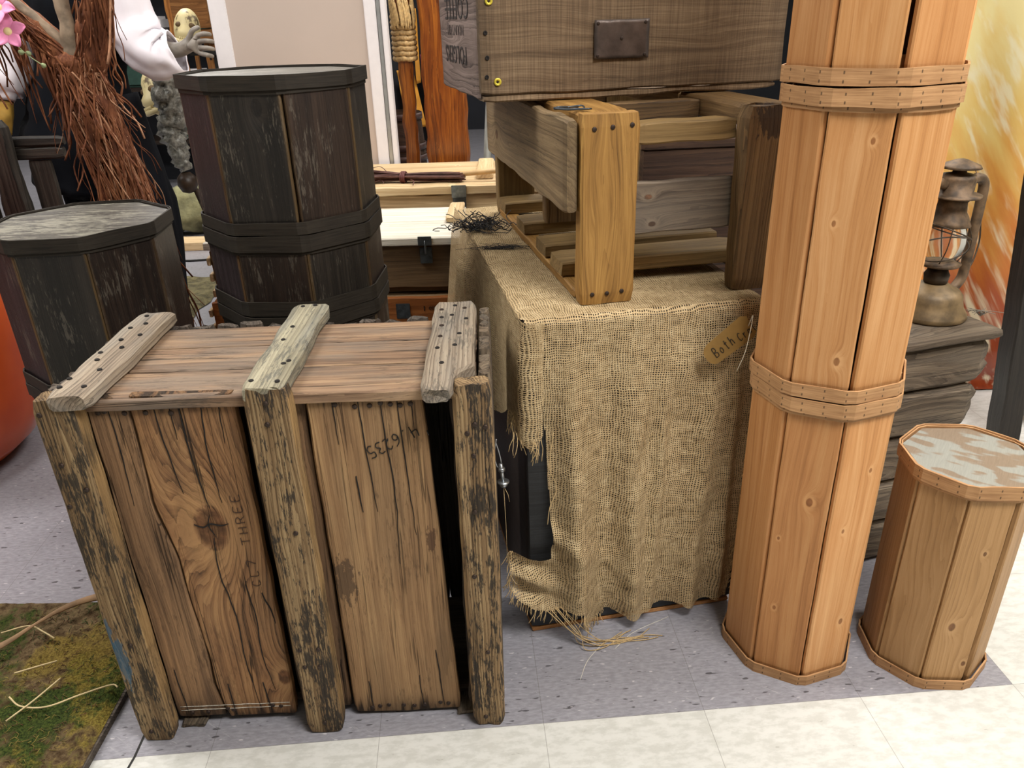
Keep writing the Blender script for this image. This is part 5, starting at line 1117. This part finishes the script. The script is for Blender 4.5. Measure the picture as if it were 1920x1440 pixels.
# ------------------------------------------------------------------ masks, carved figure and small props far left
def creamm():
    g = G('cream_resin_brown_wash'); P = g.n('TexCoord', 3); n1 = g.noise(g.vec('MULTIPLY', P, (1, 1, .6)), 14, 4, .6); m = g.smooth(n1, .54, .62)
    return g.fin(g.mix(m, lin('#d3c391'), lin('#5d4a2a')), .45, g.bump(n1, .6, .004))
CREAM = creamm(); CRD = plain('brown_socket', '#5b4526', .7)
def mask(lbl, loc, rot, sc):
    t = thing('skull_mask', lbl, 'mask', loc, rot=rot); t.scale = (sc, sc, sc)
    vs, fs = [], []; n_, m_ = 24, 14
    for i in range(m_+1):
        ph = math.pi*(.03+.94*i/m_)
        for k in range(n_):
            a = 2*math.pi*k/n_; r_ = .09*math.sin(ph); x, y, z = r_*math.cos(a)*.85, r_*math.sin(a)*1.05, .12*math.cos(ph)
            if y < 0: y -= .03*math.exp(-((z+.045)/.035)**2)*max(0, -math.sin(a)); y += .022*sum(math.exp(-(((x-sx_*.035)/.018)**2+((z-.01)/.018)**2)) for sx_ in (-1, 1))*max(0, -math.sin(a))
            vs.append((x, y, z))
    for i in range(m_):
        for k in range(n_): a = i*n_+k; b = i*n_+(k+1) % n_; fs.append((a, b, b+n_, a+n_))
    mesh('face', vs, fs, CREAM, t, smooth=True)
    for sx_ in (-1, 1): lathe('eye_socket', [(.001, -.02), (.020, -.01), (.024, 0), (.018, .012), (.001, .020)], CRD, t, loc=(.034*sx_, -.064, .012), n=12)
    lathe('nose_hole', [(.001, -.018), (.014, -.008), (.001, .018)], CRD, t, loc=(0, -.096, -.03), n=8)
    tube('jaw', spline([(-.06, -.03, -.07), (-.03, -.095, -.085), (.03, -.095, -.085), (.06, -.03, -.07)], 5), .014, CREAM, t)
    for k in range(6): lathe('tooth', [(.004, 0), (.0045, .014), (.002, .018)], CREAM, t, loc=(-.025+k*.01, -.105, -.078), n=6)
    return t
mask('cream skull mask below the white sleeve cuff', (-1.50, 3.6, .945), (0, R(-14), R(-35)), .92)
mask('cream carved mask behind the grey hand', (-1.395, 3.75, 1.19), (R(-10), R(8), R(10)), .72)
MS = thing('mask_stand', 'dark stand holding up the cream skull masks', 'stand', (-1.30, 3.80, 0)); box('post', BLACK, MS, (-.02, .0, 0), (.02, .03, 1.08)); box('foot', BLACK, MS, (-.12, -.06, 0), (.12, .15, .02)); box('arm', BLACK, MS, (-.12, -.015, 1.081), (.03, .045, 1.10)); box('lower_arm', BLACK, MS, (-.22, -.13, .80), (.02, -.001, .82))
CARV = wood('orange_stand_timber', '#7b481c', '#b5783c', '#d49a58', ring=60, bump=.2, rough=.5)
o = timber('bright orange plank standing far back beside the white sleeve', (-1.62, 4.2), .06, .03, 2.2, mat=CARV, name='plank')
BX = wood('brown_carton_wood', '#4f3015', '#7e5228', '#a27342', ring=40, bump=.2, rough=.6)
SH_ = thing('brown_rack', 'brown wooden rack with block shelf left of the white panel', 'rack', (-1.50, 4.1, 0))
board('upright', BX, SH_, (.04, 0, 0), (.105, .04, 1.19), 'z', '-y'); board('upright', BX, SH_, (-.035, .05, 0), (-.015, .07, 1.19), 'z', '-y'); board('shelf_block', BX, SH_, (-.07, -.04, 1.192), (.10, .12, 1.34), 'x', '-y'); board('shelf_block', BX, SH_, (-.05, -.03, 1.342), (.08, .10, 1.6), 'x', '-y'); board('bracket', BX, SH_, (.03, -.03, 1.13), (.11, -.002, 1.19), 'x', '-y')
for z in (1.05, .9): nail_ = lathe('peg', [(.006, 0), (.006, .02)], NAIL, SH_, loc=(.07, -.022, z), n=8)
GRF = plain('grey_wrapped_resin', '#8c8a80', 0.22, 0.1, 0.45, 60, 1.0, spec=.9, bdist=.006); DKB = plain('dark_brown_ball', '#3d2f24', .4, 0, .3)
FG = thing('wrapped_figure', 'shiny grey plastic-wrapped carved figure on a dark ball foot, left of the black stack', 'statue', (-1.345, 3.3, 0))
tube('wrapped_body', spline([(0, 0, .655), (-.012, 0, .70), (-.02, 0, .78), (-.028, 0, .83), (.0, 0, .88), (-.018, 0, .94), (-.005, 0, 1.0), (.02, 0, 1.06)], 6), smooth_vals([.02, .032, .045, .05, .045, .055, .045, .02], 6), GRF, FG, n=24, lump=.8, lf=45)
lathe('ball_foot', [(.002, -.045), (.028, -.036), (.042, -.008), (.038, .022), (.02, .042), (.002, .046)], DKB, FG, loc=(-.005, 0, .605), n=20); tube('stem', [(.14, .05, 0.02), (.02, .01, .575)], .012, DKB, FG); lathe('foot_disc', [(.1, 0), (.1, .02), (.01, .025)], DKB, FG, loc=(.15, .05, 0), n=24)
DW = plain('mossy_driftwood', '#7d7a58', .85, 0, .4, 12, .9, bdist=.02)
DL = tube('driftwood_log', spline([(-2.72, 5.1, .13), (-2.45, 4.95, .15), (-2.2, 4.85, .13), (-1.9, 4.9, .16), (-1.6, 4.95, .12)], 5), smooth_vals([.09, .13, .12, .14, .08], 5), DW, None, n=18, lump=.5, lf=9); tag(DL, 'weathered green-brown driftwood log on the floor far behind', 'log')
PL = board('pale_plank', PALE, None, (-2.35, 4.45, 0.0), (-1.45, 4.6, .05), 'x', 'z'); tag(PL, 'pale plank on the floor before the driftwood', 'plank')
HAY = plain('hay_mat', '#6c6444', .9, 0, .45, 30, 1.0, bdist=.02)
vs, fs = [], []
for j in range(30):
    for i in range(40): x, y = -1.87+.42*i/39, 3.25+.66*j/29; e = min(i, 39-i, j, 29-j); vs.append((x+.02*nz(y*9), y+.02*nz(x*9), .004+.03*min(1, e/3)*(.6+nz(x*12, y*12)*.6)))
for j in range(29):
    for i in range(39): a = j*40+i; fs.append((a, a+1, a+41, a+40))
hm = mesh('moss_mat', vs, fs, HAY, None, smooth=True); tag(hm, 'olive-brown moss mat on the floor between the two black drum stacks', 'mat')
o = tube('floor_cable', spline([(-2.6, 4.25, .006), (-2.1, 4.3, .006), (-1.8, 4.22, .006), (-1.4, 4.3, .006), (-.9, 4.2, .006)], 6), .006, BLACK); tag(o, 'black cable lying across the floor behind the drums', 'cable')
# slanted dark scene rack far back
GR = plain('green_cloth', '#2d4a40', .8); 
FR = thing('prop_shelf', 'dark shelf of small props far behind the mannequin arm', 'shelf', (-2.7, 6.4, 0))
for z in (.35, .75, 1.15, 1.6): box('shelf_board', BLKBOX2, FR, (-.5, 0, z), (.7, .4, z+.03), .002)
for x in (-.5, .67): box('side', BLKBOX2, FR, (x, 0.401, 0), (x+.03, .43, 2.2), .002)
box('back', WALLD, FR, (-.5, .431, 0), (.7, .44, 2.2), 0)
for k, (x, z, w_, h_, m) in enumerate([(-.3, .78, .3, .16, 'g'), (.1, .78, .25, .12, 'w'), (.3, 1.18, .2, .2, 'g'), (-.1, 1.18, .2, .1, 'w'), (0, .38, .5, .2, 'g'), (.52, .38, .14, .12, 'w')]):
    b_ = box('prop_bundle', GR if m == 'g' else WHT, None, (-2.7+x, 6.45, z+.001), (-2.7+x+w_, 6.65, z+h_), .02)
    tag(b_, ['green bundle on the far prop shelf', 'white bundle on the far prop shelf'][m == 'w'], 'bundle', ['green bundles on the far shelf', 'white bundles on the far shelf'][m == 'w'])

# ------------------------------------------------------------------ orange pot, painted panel, dark post
def orangem():
    g = G('glossy_orange_fibreglass'); P = g.n('TexCoord', 3); n1 = g.noise(P, 4, 3); c = g.mix(g.smooth(n1, .3, .7), lin('#b8400f'), lin('#cf5418')); return g.fin(c, .28, g.bump(g.noise(P, 25, 3), .03, .002), spec=.5)
t = lathe('orange_planter', [(.02, 0), (.20, 0), (.28, .02), (.34, .07), (.375, .15), (.385, .24), (.385, .60), (.38, .86), (.372, .93), (.345, .93), (.345, .60), (.30, .10), (.02, .08)], orangem(), None, (-1.845, 2.06, 0), n=56, cap=False); tag(t, 'big glossy orange rounded planter cut off by the left edge', 'planter')
def flame():
    g = G('flame_painted_gloss'); P = g.n('TexCoord', 3); s = g.nt.nodes.new('ShaderNodeSeparateXYZ'); g.put(s.inputs[0], P)
    q = g.n('VectorRotate', _rotation_type='Y_AXIS', Vector=P, Angle=R(24)) if False else P
    nd = g.nt.nodes.new('ShaderNodeVectorRotate'); nd.rotation_type = 'Y_AXIS'; g.put(nd.inputs['Vector'], P); nd.inputs['Angle'].default_value = R(32); q = nd.outputs[0]
    a = g.noise(g.vec('MULTIPLY', q, (16, 16, 1.6)), 1.0, 4, .5); b = g.noise(g.vec('MULTIPLY', q, (36, 36, 2.4)), 1.0, 3, .5)
    hgt = g.math('ADD', s.outputs[2], g.math('MULTIPLY', g.math('SUBTRACT', a, .5), .9))
    c = g.ramp(g.math('DIVIDE', hgt, 1.5), [(.0, lin('#7d2f12')), (.20, lin('#a8481c')), (.36, lin('#cf7a30')), (.50, lin('#e2a653')), (.62, lin('#ebc877')), (.78, lin('#f0dfa0'))])
    c = g.mix(g.math('MULTIPLY', g.smooth(b, .50, .70), .75), c, lin('#f6edcb'))
    return g.fin(c, .3, g.bump(b, .12, .004), spec=.5)
OUT = [(1.60, .005), (1.46, .03), (1.34, .16), (1.275, .40), (1.245, .70), (1.235, 1.0), (1.245, 1.14), (1.275, 1.24), (1.33, 1.34), (1.44, 1.46), (1.60, 1.56), (1.80, 1.62), (2.05, 1.62), (2.3, 1.55), (2.5, 1.4), (2.6, 1.15), (2.62, .7), (2.55, .3), (2.35, .03), (2.1, .005)]
OS = [p for p in spline([(x, 0, z) for x, z in OUT+[OUT[0]]], 5)][:-1]
vs, fs = [], []; n_ = len(OS); cxx, czz = 1.93, .8
RG = 10
for side in (0, 1):
    for r_ in range(RG+1):
        f = r_/RG
        for p in OS:
            x, z = cxx+(p.x-cxx)*f, czz+(p.z-czz)*f; bul = .16*(1-f**2.2); vs.append((x, 2.36-.02-bul if side == 0 else 2.36+.02+bul*.3, z))
ofs = (RG+1)*n_
for side in (0, 1):
    for r_ in range(RG):
        for k in range(n_):
            a, b = side*ofs+r_*n_+k, side*ofs+r_*n_+(k+1) % n_; q = (a, b, b+n_, a+n_); fs.append(q if side else q[::-1])
for k in range(n_): a, b = RG*n_+k, RG*n_+(k+1) % n_; fs.append((a, b, b+ofs, a+ofs))
t = mesh('painted_shield', vs, fs, flame(), None, smooth=True); tag(t, 'large glossy yellow-to-orange flame-painted panel with rounded edges behind the lantern', 'panel')
PBLK = wood('black_post_wood', '#0f0d0b', '#211c18', '#38312a', ring=60, bump=0.3, stain=0.3, rough=0.5, spec=.4); PSIDE = wood('grey_brown_post_side', '#3d352c', '#6e6252', '#91826d', ring=60, bump=.3, rough=.6)
EP = thing('leaning_post', 'black painted post leaning at the right edge behind the short pine drum', 'post', (1.43, 1.93, 0), rot=(0, R(-6.5), 0))
board('post_face', PBLK, EP, (0, 0, 0.004), (.062, .07, 1.7), 'z', '-y', b=.004); board('rear_strip', PSIDE, EP, (.02, .071, 0.004), (.105, .09, 1.7), 'z', '-y', b=.004)
t = box('dark_case', plain('dark_case_plastic', '#4e524c', .35, 0, .1), None, (1.62, 2.00, 0.0), (2.0, 2.15, .05), .02); tag(t, 'low dark grey case on the floor at the right edge behind the leaning post', 'case')

# ------------------------------------------------------------------ mossy board and strands, lower left
def moss():
    g = G('moss_and_soil'); P = g.n('TexCoord', 3); a = g.noise(P, 7, 4, .6); b = g.noise(P, 60, 5, .7); c0 = g.noise(P, 260, 3, .6); yel = g.noise(g.vec('ADD', P, (3, 1, 0)), 5, 4, .6)
    soil = g.mix(g.smooth(b, .3, .7), lin('#40301f'), lin('#7d6a4e')); gr = g.mix(g.smooth(c0, .3, .7), lin('#1f2a14'), lin('#4a5526')); ye = g.mix(g.smooth(c0, .3, .7), lin('#5b491d'), lin('#94803c'))
    c = g.mix(g.smooth(g.math('ADD', a, g.math('MULTIPLY', b, .3)), .60, .70), soil, gr); c = g.mix(g.math('MULTIPLY', g.smooth(g.math('ADD', yel, g.math('MULTIPLY', b, .4)), .70, .82), .75), c, ye)
    return g.fin(c, .95, g.bump(g.math('ADD', b, g.math('MULTIPLY', c0, .6)), 1.0, .006), spec=.1)
MOSS = moss(); MB_ = thing('mossy_board', 'board covered with moss and soil at the lower left corner', 'board', (-1.75, 0.72, 0))
vs, fs = [], []; nx_, ny_ = 150, 110
def mz(x, y): return .026+.010*nz(x*9, y*9, 1)+.006*nz(x*30, y*30, 2)+.004*nz(x*80, y*80, 3)
for j in range(ny_+1):
    for i in range(nx_+1):
        s, t_ = i/nx_, j/ny_; x = .0+.97*s+(-.012*(t_))*s; y = .0+.66*t_-.012*s; e = min(i, nx_-i, j, ny_-j); vs.append((x, y, max(.018, mz(x, y)) if e > 1 else .018))
for j in range(ny_):
    for i in range(nx_): a = j*(nx_+1)+i; fs.append((a, a+1, a+nx_+2, a+nx_+1))
mesh('moss_layer', vs, fs, MOSS, MB_, smooth=True)
board('backing_board', W_ENDG, MB_, (-.002, -.018, .0), (.968, .64, .0175), 'x', 'z', b=.002, wob=.002)
L = []
GRASS = [plain('moss_green', '#3c4a22', .9, 0, .4, 40), plain('moss_yellow', '#7d6c34', .9, 0, .4, 40), plain('root_brown', '#5c3c26', .9, 0, .3, 40)]
for gi, m in enumerate(GRASS):
    L = []
    for k in range(1500 if gi < 2 else 700):
        x, y = rnd.uniform(.02, .94), rnd.uniform(.02, .62); d = nz(x*7+gi*5, y*7, gi*3.3)
        if d < (.02 if gi < 2 else .12): continue
        z = mz(x, y); a = rnd.random()*6.28; l = rnd.uniform(.006, .018); p = Vector((x, y, z-.001)); L.append(([p, p+Vector((math.cos(a)*l*.5, math.sin(a)*l*.5, rnd.uniform(.002, .007))), p+Vector((math.cos(a+.6)*l, math.sin(a+.6)*l, rnd.uniform(.001, .009)))], .0007))
    if L: o = many_tubes('moss_tufts', L, m, MB_, n=3); o['kind'] = 'stuff'
RAFI = plain('dry_raffia_blade', '#9b7a58', .7, 0, .25, 40); PALG = plain('pale_dry_grass', '#c9b487', .8, 0, .15, 60)
def world_pts(P, dz=.03): return [Vector((x, y, z)) for x, y, z in P]
o = tube('dry_leaf_blade', spline([(-1.22, 1.15, .052), (-1.12, 1.175, .055), (-1.07, 1.205, .056), (-1.03, 1.26, .06), (-.99, 1.31, .06), (-.94, 1.345, .055), (-.90, 1.35, .05)], 6), smooth_vals([.009, .009, .006, .003, .006, .008, .003], 6), RAFI, n=8, flat=.25); tag(o, 'long brown dry leaf blade curling across the mossy board', 'leaf')
for i, (lbl, P) in enumerate([('long pale straw arc across the lower part of the mossy board', [(-.985, 1.075, .046), (-.95, 1.052, .046), (-.90, 1.05, .045), (-.85, 1.075, .046), (-.80, 1.098, .046), (-.785, 1.094, .044)]),
                 ('pale straw at the left edge of the mossy board above the leaf blade', [(-1.10, 1.245, .05), (-1.05, 1.262, .052), (-1.01, 1.245, .05), (-.98, 1.23, .045)]),
                 ('short pale straw fork in the middle of the mossy board', [(-1.01, 1.135, .046), (-.97, 1.15, .048), (-.94, 1.165, .046)]),
                 ('thin straw crossing the arc on the mossy board', [(-.96, 1.02, .044), (-.93, 1.06, .05), (-.91, 1.12, .045)])]):
    o = tube('dry_straw', spline(P, 6), .0017, PALG, n=6); tag(o, lbl, 'straw')
# tape and scuff on the floor, hay on floor
def flat_strip(name, pts, w_, mat, z=.0006):
    pts = [Vector(p) for p in pts]; vs, fs = [], []
    for i, p in enumerate(pts):
        d = (pts[min(i+1, len(pts)-1)]-pts[max(i-1, 0)]).normalized(); nrm = Vector((-d.y, d.x, 0)); ww = w_[i] if hasattr(w_, '__len__') else w_
        for q, zz in ((1, z), (-1, z), (-1, 0.0001), (1, 0.0001)): vs.append((p.x+nrm.x*ww*q, p.y+nrm.y*ww*q, zz))
    for i in range(len(pts)-1):
        for k in range(4): a = i*4+k; b = i*4+(k+1) % 4; fs.append((a, b, b+4, a+4))
    fs += [(3, 2, 1, 0), tuple((len(pts)-1)*4+k for k in range(4))]
    return recalc(mesh(name, vs, fs, mat))
t = flat_strip('tape_strip', [(-.712, .93, 0), (-.709, .97, 0), (-.712, 1.05, 0)], .0022, BLACK); tag(t, 'thin black tape line on the floor at the left foot of the plank crate', 'tape')
t = flat_strip('tape_strip', [(.877, 1.168, 0), (.893, 1.178, 0), (.954, 1.207, 0)], [.0005, .0032, .0034], BLACK); tag(t, 'short black tape scrap on the white tiles at the lower right', 'tape')
for i, P in enumerate([[(.20, 1.20, .0008), (.245, 1.245, .0008), (.33, 1.29, .0008)], [(.12, 1.12, .0008), (.14, 1.17, .0008), (.18, 1.22, .0008)]]):
    o = tube('pale_fibre', spline(P, 5), .0006, plain('pale_fibre%d' % i, '#d8d2c4', .7), n=5); tag(o, ['pale loose fibre on the grey tiles, the right longer one', 'pale loose fibre on the grey tiles, the left shorter one'][i], 'fibre')
